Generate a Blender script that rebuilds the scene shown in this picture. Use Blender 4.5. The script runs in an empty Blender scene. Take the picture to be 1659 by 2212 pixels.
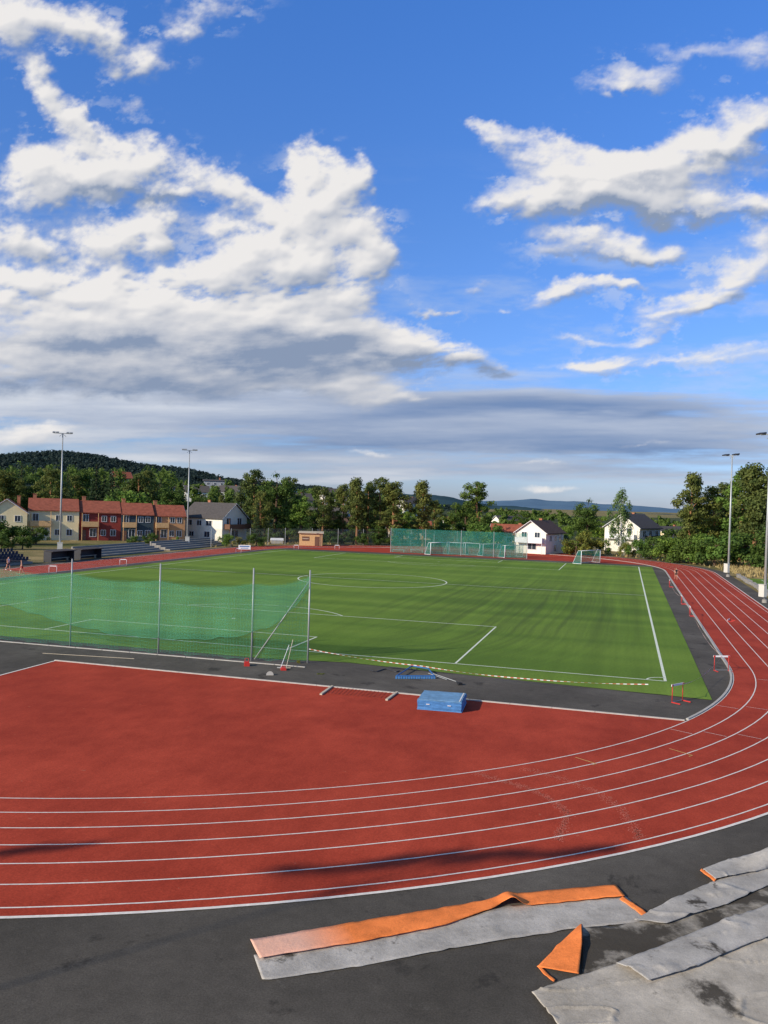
import bpy, math, random, bmesh
import numpy as np
from mathutils import Vector, Matrix
random.seed(7); rng=np.random.default_rng(11)
SC=bpy.context.scene; C=SC.collection
f_=1800.; CX,CY=829.5,1106.; CH=9.6; ROLL=math.radians(1.7); PT=math.atan(20/f_)
Fv=Vector((0,math.cos(PT),-math.sin(PT))); U0=Vector((0,math.sin(PT),math.cos(PT))); R0=Vector((1,0,0))
Rv=R0*math.cos(ROLL)+U0*math.sin(ROLL); Uv=U0*math.cos(ROLL)-R0*math.sin(ROLL)
def ray(px,py): return Fv+Rv*((px-CX)/f_)-Uv*((py-CY)/f_)
def G(px,py,z=0.):
    r=ray(px,py); t=(z-CH)/r.z; return Vector((r.x*t,r.y*t,z))
def P(px,py,Y):
    r=ray(px,py); t=Y/r.y; return Vector((r.x*t,Y,CH+r.z*t))
OX,OY=-14.8,55.8; TH=-math.atan2(.278,.9606)
FR=Matrix.Translation((OX,OY,0))@Matrix.Rotation(TH,4,'Z')
def W(e,d,z=0.): return FR@Vector((e,d,z))
# ------------------------------------------------------------ helpers
def tag(o,label=None,cat=None,group=None,kind=None):
    if label: o['label']=label
    if cat: o['category']=cat
    if group: o['group']=group
    if kind: o['kind']=kind
    return o
def empty(name,loc=(0,0,0),rz=0.,label=None,cat=None,group=None):
    o=bpy.data.objects.new(name,None); C.objects.link(o); o.location=loc; o.rotation_euler=(0,0,rz)
    o.empty_display_size=.3
    return tag(o,label,cat,group)
class MB:
    def __init__(s): s.v=[]; s.f=[]
    def quad(s,*p):
        n=len(s.v); s.v+= [tuple(q) for q in p]; s.f.append(tuple(range(n,n+len(p)))); return s
    def box(s,c,sz,rz=0.,rx=0.):
        M=Matrix.Translation(c)@Matrix.Rotation(rz,4,'Z')@Matrix.Rotation(rx,4,'X'); a,b,h=[q/2 for q in sz]; n=len(s.v)
        for x,y,z in ((-a,-b,-h),(a,-b,-h),(a,b,-h),(-a,b,-h),(-a,-b,h),(a,-b,h),(a,b,h),(-a,b,h)): s.v.append(tuple(M@Vector((x,y,z))))
        for q in ((0,3,2,1),(4,5,6,7),(0,1,5,4),(1,2,6,5),(2,3,7,6),(3,0,4,7)): s.f.append(tuple(n+i for i in q))
        return s
    def tube(s,a,b,r0,r1=None,n=8):
        a=Vector(a); b=Vector(b); r1=r0 if r1 is None else r1; d=(b-a).normalized()
        u=d.orthogonal().normalized(); w=d.cross(u); k=len(s.v)
        for c,r in ((a,r0),(b,r1)):
            for i in range(n):
                t=2*math.pi*i/n; s.v.append(tuple(c+u*math.cos(t)*r+w*math.sin(t)*r))
        for i in range(n): s.f.append((k+i,k+(i+1)%n,k+n+(i+1)%n,k+n+i))
        s.f.append(tuple(k+i for i in reversed(range(n)))); s.f.append(tuple(k+n+i for i in range(n)))
        return s
    def prism(s,poly,z0,z1):
        n=len(poly); k=len(s.v)
        for z in (z0,z1):
            for p in poly: s.v.append((p[0],p[1],z))
        s.f.append(tuple(k+i for i in reversed(range(n)))); s.f.append(tuple(k+n+i for i in range(n)))
        for i in range(n): s.f.append((k+i,k+(i+1)%n,k+n+(i+1)%n,k+n+i))
        return s
    def strip(s,A,B):
        k=len(s.v); n=len(A); s.v+=[tuple(p) for p in A]+[tuple(p) for p in B]
        for i in range(n-1): s.f.append((k+i,k+n+i,k+n+i+1,k+i+1))
        return s
    def build(s,name,mat,parent=None,smooth=False,mw=None):
        me=bpy.data.meshes.new(name); me.from_pydata(s.v,[],s.f); me.update()
        if smooth: me.polygons.foreach_set('use_smooth',[True]*len(me.polygons))
        if mat: me.materials.append(mat)
        o=bpy.data.objects.new(name,me); C.objects.link(o)
        if parent: o.parent=parent
        if mw is not None: o.matrix_world=mw
        return o
def npmesh(name,V,Q,mat,smooth=False):
    me=bpy.data.meshes.new(name); V=np.ascontiguousarray(V,dtype=np.float32); Q=np.ascontiguousarray(Q,dtype=np.int32); k=Q.shape[1]
    me.vertices.add(len(V)); me.vertices.foreach_set('co',V.ravel())
    me.loops.add(Q.size); me.loops.foreach_set('vertex_index',Q.ravel())
    me.polygons.add(len(Q)); me.polygons.foreach_set('loop_start',np.arange(len(Q),dtype=np.int32)*k)
    me.update(calc_edges=True)
    if smooth: me.polygons.foreach_set('use_smooth',np.ones(len(Q),dtype=bool))
    if mat: me.materials.append(mat)
    return me
def obj(name,me,parent=None):
    o=bpy.data.objects.new(name,me); C.objects.link(o)
    if parent: o.parent=parent
    return o
# ------------------------------------------------------------ materials
def newmat(name):
    m=bpy.data.materials.new(name); m.use_nodes=True; nt=m.node_tree; b=nt.nodes['Principled BSDF']; return m,nt,b
def N(nt,t,**k):
    n=nt.nodes.new(t)
    for a,v in k.items(): setattr(n,a,v)
    return n
def noise(nt,scale,detail=4,rough=.6,vec=None,dist=0.):
    n=N(nt,'ShaderNodeTexNoise'); n.inputs['Scale'].default_value=scale; n.inputs['Detail'].default_value=detail
    n.inputs['Roughness'].default_value=rough; n.inputs['Distortion'].default_value=dist
    if vec: nt.links.new(vec,n.inputs['Vector'])
    return n.outputs['Fac']
def ramp(nt,fac,stops):
    r=N(nt,'ShaderNodeValToRGB'); e=r.color_ramp.elements
    while len(e)<len(stops): e.new(.5)
    for i,(p,c) in enumerate(stops):
        e[i].position=p; e[i].color=(*c,1) if len(c)==3 else c
    nt.links.new(fac,r.inputs['Fac']); return r.outputs['Color']
def mixc(nt,fac,a,b,mode='MIX'):
    m=N(nt,'ShaderNodeMix',data_type='RGBA',blend_type=mode)
    for s,v in ((m.inputs[0],fac),(m.inputs[6],a),(m.inputs[7],b)):
        if isinstance(v,(int,float)): s.default_value=v
        elif isinstance(v,tuple): s.default_value=(*v[:3],1)
        else: nt.links.new(v,s)
    return m.outputs[2]
def math_(nt,op,a,b=None):
    m=N(nt,'ShaderNodeMath',operation=op)
    for i,v in enumerate((a,b)):
        if v is None: continue
        if isinstance(v,(int,float)): m.inputs[i].default_value=v
        else: nt.links.new(v,m.inputs[i])
    return m.outputs[0]
def coord(nt,kind='Object',scale=(1,1,1),loc=(0,0,0),rot=(0,0,0)):
    t=N(nt,'ShaderNodeTexCoord'); m=N(nt,'ShaderNodeMapping'); m.inputs['Scale'].default_value=scale
    m.inputs['Location'].default_value=loc; m.inputs['Rotation'].default_value=rot
    nt.links.new(t.outputs[kind],m.inputs['Vector']); return m.outputs['Vector']
def bump(nt,b,h,strength=.3,dist=.02):
    n=N(nt,'ShaderNodeBump'); n.inputs['Strength'].default_value=strength; n.inputs['Distance'].default_value=dist
    nt.links.new(h,n.inputs['Height']); nt.links.new(n.outputs['Normal'],b.inputs['Normal'])
def plain(name,col,rough=.7,var=.15,scale=3.,metal=0.,spec=.3):
    m,nt,b=newmat(name); v=coord(nt)
    c=ramp(nt,noise(nt,scale,5,.65,v),[(.3,tuple(x*(1-var) for x in col)),(.7,tuple(min(1,x*(1+var)) for x in col))])
    nt.links.new(c,b.inputs['Base Color']); b.inputs['Roughness'].default_value=rough; b.inputs['Metallic'].default_value=metal
    b.inputs['Specular IOR Level'].default_value=spec; return m
M={}
def mk(k,*a,**q): M[k]=plain(k,*a,**q)
mk('white_paint',(.75,.75,.73),.6,.06,1.5); mk('cream_wall',(.80,.66,.38),.8,.08,1.); mk('red_wall',(.24,.04,.03),.8,.1,1.)
mk('blue_wall',(.04,.065,.08),.8,.1,1.); mk('orange_wall',(.56,.29,.13),.8,.1,1.); mk('white_wall',(.84,.79,.66),.8,.06,1.)
mk('brown_wall',(.16,.08,.05),.8,.1); mk('dark_wall',(.07,.06,.055),.8,.1); mk('grey_wall',(.35,.36,.37),.8,.08); mk('tan_wall',(.45,.33,.2),.8,.1)
mk('tile_red',(.29,.085,.05),.85,.3,1.6); mk('tile_dark',(.085,.075,.07),.8,.25,2.5); mk('tile_brown',(.12,.07,.05),.8,.22,2.5)
mk('brick',(.42,.17,.09),.85,.2,5.); mk('steel',(.42,.43,.42),.45,.08,2.,metal=.3); mk('dark_metal',(.04,.04,.045),.5,.1)
mk('glass_dark',(.03,.04,.055),.12,.1,1.,spec=.8); mk('wood_tan',(.60,.37,.17),.75,.2,4.); mk('wood_pale',(.55,.47,.35),.8,.15,5.)
mk('concrete',(.27,.25,.22),.9,.2,2.); mk('kerb_concrete',(.46,.43,.38),.9,.15,2.); mk('bark',(.11,.07,.045),.95,.3,6.); mk('pine_bark',(.30,.15,.07),.95,.3,6.); mk('birch_bark',(.5,.48,.44),.9,.4,9.)
mk('red_plastic',(.55,.04,.03),.45,.1); mk('white_plastic',(.8,.8,.8),.4,.04); mk('blue_steel',(.03,.12,.32),.5,.2); mk('seat_blue',(.012,.02,.045),.5,.1)
mk('blue_canvas',(.06,.19,.42),.6,.2,5.); mk('blue_top',(.15,.30,.47),.65,.25,3.); mk('skin',(.5,.27,.18),.6,.05); mk('hair_dark',(.03,.02,.015),.8,.1)
mk('cloth_black',(.02,.02,.025),.9,.1); mk('cloth_white',(.7,.7,.7),.9,.05); mk('cloth_red',(.5,.04,.04),.9,.05); mk('black_rubber',(.02,.02,.02),.8,.1)
mk('cabinet_cream',(.6,.58,.5),.6,.06); mk('stone',(.3,.28,.25),.9,.25,3.); mk('lamp_glass',(.5,.52,.55),.15,.05,spec=.8)
def asphalt():
    m,nt,b=newmat('asphalt'); v=coord(nt)
    a=ramp(nt,noise(nt,.14,8,.66,v),[(.34,(.074,.066,.054)),(.5,(.100,.089,.074)),(.66,(.140,.126,.106))])
    g=ramp(nt,noise(nt,24.,4,.9,v),[(.3,(.55,.55,.55)),(.75,(1.5,1.5,1.5))])
    c=mixc(nt,1.,a,g,'MULTIPLY')
    g2=ramp(nt,noise(nt,2.2,7,.8,v),[(.3,(.80,.80,.80)),(.7,(1.16,1.15,1.14))]); c=mixc(nt,1.,c,g2,'MULTIPLY')
    s=ramp(nt,noise(nt,.5,7,.68,v,.3),[(.60,(0,0,0)),(.66,(.75,.75,.75))])
    c=mixc(nt,s,c,(.036,.032,.027))
    s2=ramp(nt,noise(nt,.8,8,.8,coord(nt,loc=(31,7,0)),.2),[(.62,(0,0,0)),(.72,(.45,.45,.45))]); c=mixc(nt,s2,c,(.22,.2,.17))
    nt.links.new(c,b.inputs['Base Color']); b.inputs['Roughness'].default_value=.95; b.inputs['Specular IOR Level'].default_value=.15
    bump(nt,b,noise(nt,30.,3,.7,v),.4,.01); return m
def tartan():
    m,nt,b=newmat('tartan'); v=coord(nt)
    a=ramp(nt,noise(nt,.1,6,.62,v),[(.3,(.345,.041,.020)),(.7,(.465,.064,.032))])
    g=ramp(nt,noise(nt,16.,4,.85,v),[(.3,(.70,.70,.70)),(.7,(1.3,1.3,1.3))])
    c=mixc(nt,1.,a,g,'MULTIPLY')
    w=ramp(nt,noise(nt,1.2,8,.78,coord(nt,scale=(1,.5,1)),.2),[(.34,(.84,.82,.82)),(.68,(1.08,1.15,1.18))])
    c=mixc(nt,1.,c,w,'MULTIPLY')
    w2=ramp(nt,noise(nt,.35,5,.6,v),[(.4,(.90,.88,.88)),(.62,(1.06,1.08,1.08))]); c=mixc(nt,1.,c,w2,'MULTIPLY')
    sp=ramp(nt,noise(nt,3.3,2,.5,v),[(.73,(0,0,0)),(.77,(.35,.35,.35))]); c=mixc(nt,sp,c,(.5,.2,.12))
    nt.links.new(c,b.inputs['Base Color']); b.inputs['Roughness'].default_value=.95; b.inputs['Specular IOR Level'].default_value=.12
    bump(nt,b,noise(nt,40.,3,.7,v),.35,.008); return m
def turf():
    m,nt,b=newmat('artificial_turf'); v=coord(nt)
    a=ramp(nt,noise(nt,.045,5,.6,v),[(.3,(.118,.205,.028)),(.7,(.165,.255,.040))])
    bnd=ramp(nt,noise(nt,1.,2,.4,coord(nt,scale=(.004,.17,1))),[(.4,(.82,.86,.84)),(.60,(1.14,1.11,1.08))])
    c=mixc(nt,1.,a,bnd,'MULTIPLY')
    b2=ramp(nt,noise(nt,1.,5,.65,coord(nt,scale=(.7,.015,1),rot=(0,0,.03))),[(.35,(.88,.88,.88)),(.65,(1.1,1.1,1.08))]); c=mixc(nt,1.,c,b2,'MULTIPLY')
    g=ramp(nt,noise(nt,7.,6,.85,v),[(.25,(.66,.66,.66)),(.75,(1.34,1.34,1.34))]); c=mixc(nt,1.,c,g,'MULTIPLY')
    # rubber crumb streaks raked lengthwise on the right half, turning where the brush turned near the goal line
    t=N(nt,'ShaderNodeTexCoord'); sx=N(nt,'ShaderNodeSeparateXYZ'); nt.links.new(t.outputs['Object'],sx.inputs[0])
    nz=noise(nt,.045,2,.5,v); wob=math_(nt,'MULTIPLY',math_(nt,'SUBTRACT',nz,.5),1.5)
    ex=math_(nt,'ADD',math_(nt,'SUBTRACT',sx.outputs[0],4.),wob); dy=math_(nt,'MINIMUM',math_(nt,'SUBTRACT',sx.outputs[1],16.),0.)
    rad=math_(nt,'SQRT',math_(nt,'ADD',math_(nt,'MULTIPLY',ex,ex),math_(nt,'MULTIPLY',math_(nt,'MULTIPLY',dy,dy),.6)))
    cb=N(nt,'ShaderNodeCombineXYZ'); nt.links.new(math_(nt,'MULTIPLY',rad,1.5),cb.inputs[0]); nt.links.new(math_(nt,'MULTIPLY',sx.outputs[1],.022),cb.inputs[1])
    st=ramp(nt,noise(nt,1.,5,.6,cb.outputs[0]),[(.40,(0,0,0)),(.64,(1,1,1))])
    gr=N(nt,'ShaderNodeTexGradient',gradient_type='SPHERICAL'); nt.links.new(coord(nt,scale=(1/16.,1/40.,0),loc=(-20/16.,-33/40.,0)),gr.inputs[0])
    k=math_(nt,'MINIMUM',math_(nt,'MULTIPLY',gr.outputs['Fac'],1.7),1.); k=math_(nt,'MULTIPLY',math_(nt,'MULTIPLY',st,k),.5)
    c=mixc(nt,k,c,(.05,.07,.025))
    gr2=N(nt,'ShaderNodeTexGradient',gradient_type='SPHERICAL'); nt.links.new(coord(nt,scale=(1/26.,1/11.,0),loc=(-20/26.,-3/11.,0)),gr2.inputs[0])
    c=mixc(nt,math_(nt,'MULTIPLY',gr2.outputs['Fac'],.35),c,(.075,.14,.02))
    nt.links.new(c,b.inputs['Base Color']); b.inputs['Roughness'].default_value=.95; b.inputs['Specular IOR Level'].default_value=.1
    bump(nt,b,noise(nt,25.,3,.7,v),.6,.03); return m
def groundmat(name,c1,c2,c3,s=.08):
    m,nt,b=newmat(name); v=coord(nt)
    a=ramp(nt,noise(nt,s,6,.65,v),[(.35,c1),(.52,c2),(.68,c3)])
    g=ramp(nt,noise(nt,2.5,6,.8,v),[(.25,(.6,.6,.6)),(.75,(1.35,1.35,1.35))]); c=mixc(nt,1.,a,g,'MULTIPLY')
    nt.links.new(c,b.inputs['Base Color']); b.inputs['Roughness'].default_value=1.; b.inputs['Specular IOR Level'].default_value=.1
    bump(nt,b,noise(nt,3.,4,.7,v),.6,.15); return m
def leafmat(name,c1,c2,tr=.25,patch=.0):
    m,nt,b=newmat(name); v=coord(nt); oi=N(nt,'ShaderNodeObjectInfo')
    a=ramp(nt,noise(nt,7.,3,.7,v),[(.32,c1),(.66,c2)])
    r=ramp(nt,oi.outputs['Random'],[(0,(.72,.80,.85)),(1,(1.3,1.18,1.1))]); c=mixc(nt,1.,a,r,'MULTIPLY')
    nt.links.new(c,b.inputs['Base Color']); b.inputs['Roughness'].default_value=.7; b.inputs['Specular IOR Level'].default_value=.2
    t=N(nt,'ShaderNodeBsdfTranslucent'); nt.links.new(c,t.inputs[0]); mx=N(nt,'ShaderNodeMixShader'); mx.inputs[0].default_value=tr
    nt.links.new(b.outputs[0],mx.inputs[1]); nt.links.new(t.outputs[0],mx.inputs[2]); nt.links.new(mx.outputs[0],nt.nodes['Material Output'].inputs[0]); return m
def netmat(name,col,a0,cell=.12,line=.16,boost=.6):
    """knotted net: thin strands in a square grid, plus the average cover of the strands too thin to resolve"""
    m,nt,b=newmat(name); b.inputs['Base Color'].default_value=(*col,1); b.inputs['Roughness'].default_value=.8
    t=N(nt,'ShaderNodeTexCoord'); sp=N(nt,'ShaderNodeSeparateXYZ'); nt.links.new(t.outputs['UV'],sp.inputs[0])
    fs=[]
    for i in (0,1):
        q=math_(nt,'FRACT',math_(nt,'DIVIDE',sp.outputs[i],cell)); fs.append(math_(nt,'LESS_THAN',q,line))
    g=math_(nt,'MAXIMUM',fs[0],fs[1]); fac=math_(nt,'ADD',math_(nt,'MULTIPLY',g,boost),a0)
    nz=ramp(nt,noise(nt,.5,4,.7,coord(nt)),[(.3,(.78,.78,.78)),(.7,(1.22,1.22,1.22))]); fac=math_(nt,'MULTIPLY',fac,nz)
    tr=N(nt,'ShaderNodeBsdfTransparent'); tl=N(nt,'ShaderNodeBsdfTranslucent'); tl.inputs[0].default_value=(*col,1)
    m1=N(nt,'ShaderNodeMixShader'); m1.inputs[0].default_value=.35; nt.links.new(b.outputs[0],m1.inputs[1]); nt.links.new(tl.outputs[0],m1.inputs[2])
    mx=N(nt,'ShaderNodeMixShader'); nt.links.new(fac,mx.inputs[0]); nt.links.new(tr.outputs[0],mx.inputs[1]); nt.links.new(m1.outputs[0],mx.inputs[2])
    nt.links.new(mx.outputs[0],nt.nodes['Material Output'].inputs[0]); return m
def fleece(name,base,dirt_lo,dirt_hi,s=.8,dc=(.05,.042,.032),fade=None):
    m,nt,b=newmat(name); v=coord(nt)
    a=ramp(nt,noise(nt,.9,7,.7,v),[(.34,tuple(x*.72 for x in base)),(.66,tuple(x*1.2 for x in base))])
    d=ramp(nt,noise(nt,s,8,.66,v,.2),[(dirt_lo,(0,0,0)),(dirt_hi,(.92,.92,.92))]); c=mixc(nt,d,a,dc)
    d2=ramp(nt,noise(nt,2.4,7,.7,v,.2),[(.58,(0,0,0)),(.70,(.35,.35,.35))]); c=mixc(nt,d2,c,dc)
    g=ramp(nt,noise(nt,30.,4,.9,v),[(.3,(.80,.80,.80)),(.7,(1.18,1.18,1.18))]); c=mixc(nt,1.,c,g,'MULTIPLY')
    if fade:
        gr=N(nt,'ShaderNodeTexGradient',gradient_type='SPHERICAL'); nt.links.new(coord(nt,scale=(1/fade[2],)*2+(0,),loc=(-fade[0]/fade[2],-fade[1]/fade[2],0)),gr.inputs[0])
        c=mixc(nt,math_(nt,'MINIMUM',math_(nt,'MULTIPLY',gr.outputs['Fac'],1.),.55),c,(.8,.66,.56))
    nt.links.new(c,b.inputs['Base Color']); b.inputs['Roughness'].default_value=.97; b.inputs['Specular IOR Level'].default_value=.1; bump(nt,b,noise(nt,7.,6,.75,v),.6,.025); return m
M['asphalt']=asphalt(); M['tartan']=tartan(); M['turf']=turf()
M['ground']=groundmat('dry_grass_ground',(.09,.11,.03),(.24,.19,.08),(.4,.3,.14),.06)
M['terrain']=groundmat('wooded_slope',(.03,.05,.018),(.06,.075,.025),(.1,.1,.04),.05)
M['pine']=leafmat('pine_needles',(.05,.085,.022),(.20,.22,.052),.3); M['broad']=leafmat('broad_leaves',(.035,.078,.016),(.13,.20,.038),.3)
M['light']=leafmat('light_leaves',(.08,.16,.028),(.21,.32,.055),.35); M['birch']=leafmat('birch_leaves',(.10,.17,.05),(.25,.34,.10),.35)
M['spruce']=leafmat('spruce_needles',(.022,.05,.02),(.07,.10,.034),.15); M['yellow']=leafmat('yellow_leaves',(.14,.17,.03),(.32,.31,.06),.35)
M['forest']=leafmat('hill_forest',(.018,.036,.034),(.03,.054,.048),.4)
M['straw']=leafmat('straw',(.3,.21,.08),(.6,.46,.2),.3)
M['fleece_light']=fleece('grey_fleece',(.46,.425,.375),.60,.66,.7); M['fleece_dirty']=fleece('dirty_fleece',(.49,.435,.355),.56,.62,.38); M['fleece_black']=fleece('blackened_fleece',(.38,.34,.28),.42,.52,.5)
fp_=G(548,2055)
M['orange_canvas']=fleece('orange_canvas',(1.,.27,.07),.70,.8,1.,(.35,.11,.04),fade=(fp_.x,fp_.y,2.2))
M['net_green']=netmat('green_net',(.07,.32,.17),.14,.20,.13,.36); M['net_dense']=netmat('pale_green_net',(.12,.46,.24),.26,.20,.13,.16)
M['net_far']=netmat('far_green_net',(.04,.30,.22),.3,.12,.2,.3); M['wire']=netmat('wire_mesh',(.2,.22,.2),.08,.1,.15,.4)
def stripes(name,c1,c2,per,axis=0):
    m,nt,b=newmat(name); t=N(nt,'ShaderNodeTexCoord'); sp=N(nt,'ShaderNodeSeparateXYZ'); nt.links.new(t.outputs['UV'],sp.inputs[0])
    q=math_(nt,'LESS_THAN',math_(nt,'FRACT',math_(nt,'DIVIDE',sp.outputs[axis],per)),.5)
    nt.links.new(mixc(nt,q,c1,c2),b.inputs['Base Color']); b.inputs['Roughness'].default_value=.5; return m
M['tape']=stripes('barrier_tape',(.5,.09,.06),(.72,.72,.68),.36)
def uvstrip(name,A,B,mat,parent=None,smooth=False):
    """sheet between two polylines with uv in metres"""
    mb=MB().strip(A,B); o=mb.build(name,mat,parent,smooth); me=o.data; uv=me.uv_layers.new(name='UVMap'); n=len(A)
    L=[0.]
    for i in range(1,n): L.append(L[-1]+(Vector(A[i])-Vector(A[i-1])).length)
    for lp in me.loops:
        i=lp.vertex_index; j=i%n; h=0. if i<n else (Vector(A[j])-Vector(B[j])).length
        uv.data[lp.index].uv=(L[j],h)
    return o
def uvquads(name,quads,mat,parent=None):
    mb=MB()
    for q in quads: mb.quad(*q)
    o=mb.build(name,mat,parent); uv=o.data.uv_layers.new(name='UVMap')
    for p in o.data.polygons:
        q=[Vector(o.data.vertices[i].co) for i in p.vertices]; u=(q[1]-q[0]).normalized(); nrm=u.cross(q[-1]-q[0]).normalized(); w=nrm.cross(u)
        for li,c in zip(p.loop_indices,q): uv.data[li].uv=((c-q[0]).dot(u),(c-q[0]).dot(w))
    return o
# ------------------------------------------------------------ ground and terrain
def smooth(t): t=np.clip(t,0,1); return t*t*(3-2*t)
def vnoise(x,y,seed):
    r=np.random.default_rng(seed).random((256,256)); xi=np.floor(x).astype(int); yi=np.floor(y).astype(int); fx=x-xi; fy=y-yi
    fx=fx*fx*fx*(fx*(fx*6-15)+10); fy=fy*fy*fy*(fy*(fy*6-15)+10); a=xi&255; b=yi&255; a1=(a+1)&255; b1=(b+1)&255
    return (r[a,b]*(1-fx)+r[a1,b]*fx)*(1-fy)+(r[a,b1]*(1-fx)+r[a1,b1]*fx)*fy
def fbm(x,y,o=5,seed=0,g=.5):
    s=0;a=1;t=0
    for i in range(o):
        c_,s_=math.cos(i*.9),math.sin(i*.9); u=(x*c_-y*s_)*2**i+17.3*i; v=(x*s_+y*c_)*2**i+5.1*i
        s=s+a*vnoise(u,v,seed+i); t+=a; a*=g
    return s/t
def terr(x,y):
    px=CX+f_*np.asarray(x,dtype=float)/np.maximum(np.asarray(y,dtype=float),1.)
    top=np.interp(px,[-500,0,300,600,900,1200,1659,2400],[13,13.,13.,9,4.5,1.5,3.,5])
    return top*smooth((np.asarray(y,dtype=float)-192)/260)
def tz(x,y): return float(terr(x,y))
g=MB().quad((-9000,-400,-.03),(9000,-400,-.03),(9000,16000,-.03),(-9000,16000,-.03)).build('ground',M['ground']); tag(g,kind='structure')
def gridmesh(name,pxs,Ys,zf,mat):
    PX,YY=np.meshgrid(pxs,Ys); X=(PX-CX)/f_*YY; Z=zf(PX,X,YY); V=np.stack([X,YY,Z],-1).reshape(-1,3)
    n=len(pxs); i=np.arange(len(Ys)-1)[:,None]*n+np.arange(n-1)[None]; Q=np.stack([i,i+1,i+n+1,i+n],-1).reshape(-1,4)
    o=obj(name,npmesh(name,V,Q,mat,True)); return tag(o,kind='structure')
gridmesh('terrain',np.linspace(-700,2400,120),np.linspace(190,900,60),lambda px,x,y: terr(x,y)-.06+(fbm(x/40+50,y/40+50,3,3)-.5)*1.5*smooth((y-200)/60),M['terrain'])
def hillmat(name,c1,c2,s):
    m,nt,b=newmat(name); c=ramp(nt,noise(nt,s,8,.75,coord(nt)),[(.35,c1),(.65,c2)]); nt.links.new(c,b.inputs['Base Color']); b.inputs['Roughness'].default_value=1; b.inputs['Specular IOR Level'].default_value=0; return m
def hz(px): return 1086+math.tan(ROLL)*(px-CX)
def prof(pts,Yt):
    xs=[p[0] for p in pts]; zs=[(hz(p[0])-p[1])*Yt/f_+CH for p in pts]; return lambda px: np.interp(px,xs,zs)
hp=prof([(-700,970),(-200,985),(0,990),(60,985),(130,982),(200,990),(300,1008),(400,1020),(480,1038),(600,1052),(700,1060),(800,1080),(940,1096),(1100,1106),(2400,1146)],1500)
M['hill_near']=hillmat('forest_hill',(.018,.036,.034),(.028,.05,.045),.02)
def hz1(px,x,y): return hp(px)*smooth((y-650)/850)*(1-.5*smooth((y-1500)/900))+(fbm(x/60+90,y/60+90,5,8)-.5)*10*smooth((y-700)/200)-3
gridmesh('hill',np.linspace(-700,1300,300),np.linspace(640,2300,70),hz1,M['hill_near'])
hp2=prof([(-700,1010),(600,1050),(850,1066),(940,1072),(1000,1080),(1065,1092),(1110,1094),(1190,1105),(1260,1110),(1400,1112),(1500,1113),(1659,1115),(2400,1140)],3000)
M['hill_mid']=hillmat('hazed_hill',(.03,.065,.085),(.05,.09,.105),.006)  # bluish base colour has the aerial haze painted in
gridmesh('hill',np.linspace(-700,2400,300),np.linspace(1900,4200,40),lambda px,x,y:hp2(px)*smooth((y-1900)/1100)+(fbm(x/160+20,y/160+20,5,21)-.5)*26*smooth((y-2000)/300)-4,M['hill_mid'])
hp3=prof([(-700,1030),(800,1070),(960,1072),(1010,1084),(1060,1082),(1110,1080),(1150,1077),(1190,1080),(1250,1082),(1300,1088),(1350,1089),(1400,1095),(1460,1099),(1540,1101),(1659,1101),(2400,1130)],7000)
M['hill_far']=hillmat('far_hazed_hill',(.09,.16,.25),(.12,.20,.29),.003)  # stronger haze blue painted into the colour of the farthest ridge
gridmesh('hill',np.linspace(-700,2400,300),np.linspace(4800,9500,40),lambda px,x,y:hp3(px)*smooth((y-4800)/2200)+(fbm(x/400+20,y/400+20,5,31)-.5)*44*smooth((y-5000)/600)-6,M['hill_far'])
def leaves(cent,rad,n,size,seed):
    r=np.random.default_rng(seed); cent=np.array(cent); rad=np.array(rad); w=rad[:,0]**2*rad[:,2]; w=w/w.sum(); k=r.choice(len(cent),n,p=w)
    v=r.normal(size=(n,3)); v/=np.linalg.norm(v,axis=1)[:,None]; rr=r.random(n)**.45; c=cent[k]+v*rad[k]*rr[:,None]*r.uniform(.85,1.15,(n,1))
    a=r.normal(size=(n,3))*.6+np.cross(v,r.normal(size=(n,3))); a/=np.linalg.norm(a,axis=1)[:,None]; b=np.cross(a,v*1.2+r.normal(size=(n,3))*.5); b/=np.linalg.norm(b,axis=1)[:,None]
    s=size*r.uniform(.6,1.4,(n,1)); a*=s; b*=s*.7
    V=np.stack([c-a-b*.4,c-b,c+a-b*.2,c+b],1).reshape(-1,3); return V,np.arange(n*4).reshape(-1,4)
def forest(n,seed):
    r=np.random.default_rng(seed); px=r.uniform(-300,1050,n); Y=700+(r.random(n)**.6)*830; X=(px-CX)/f_*Y; Z=hz1(px,X,Y); h=r.uniform(5,11,n)
    k=16; a=r.normal(size=(n,k,3)); a/=np.linalg.norm(a,axis=2)[...,None]; rr=np.stack([h*.42,h*.42,h*.5],-1)[:,None,:]; c=np.stack([X,Y,Z+h*.45],-1)[:,None,:]+a*rr*r.random((n,k,1))**.4
    u=np.cross(a,r.normal(size=(n,k,3))); u/=np.linalg.norm(u,axis=2)[...,None]; w=np.cross(u,a); w/=np.linalg.norm(w,axis=2)[...,None]; s=1.7
    V=np.stack([c-u*s,c-w*s,c+u*s,c+w*s],2).reshape(-1,3); return npmesh('forest',V,np.arange(len(V)).reshape(-1,4),M['forest'])
tag(obj('forest',forest(8000,5)),'dark forest covering the hill behind the houses','forest',kind='stuff')
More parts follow.
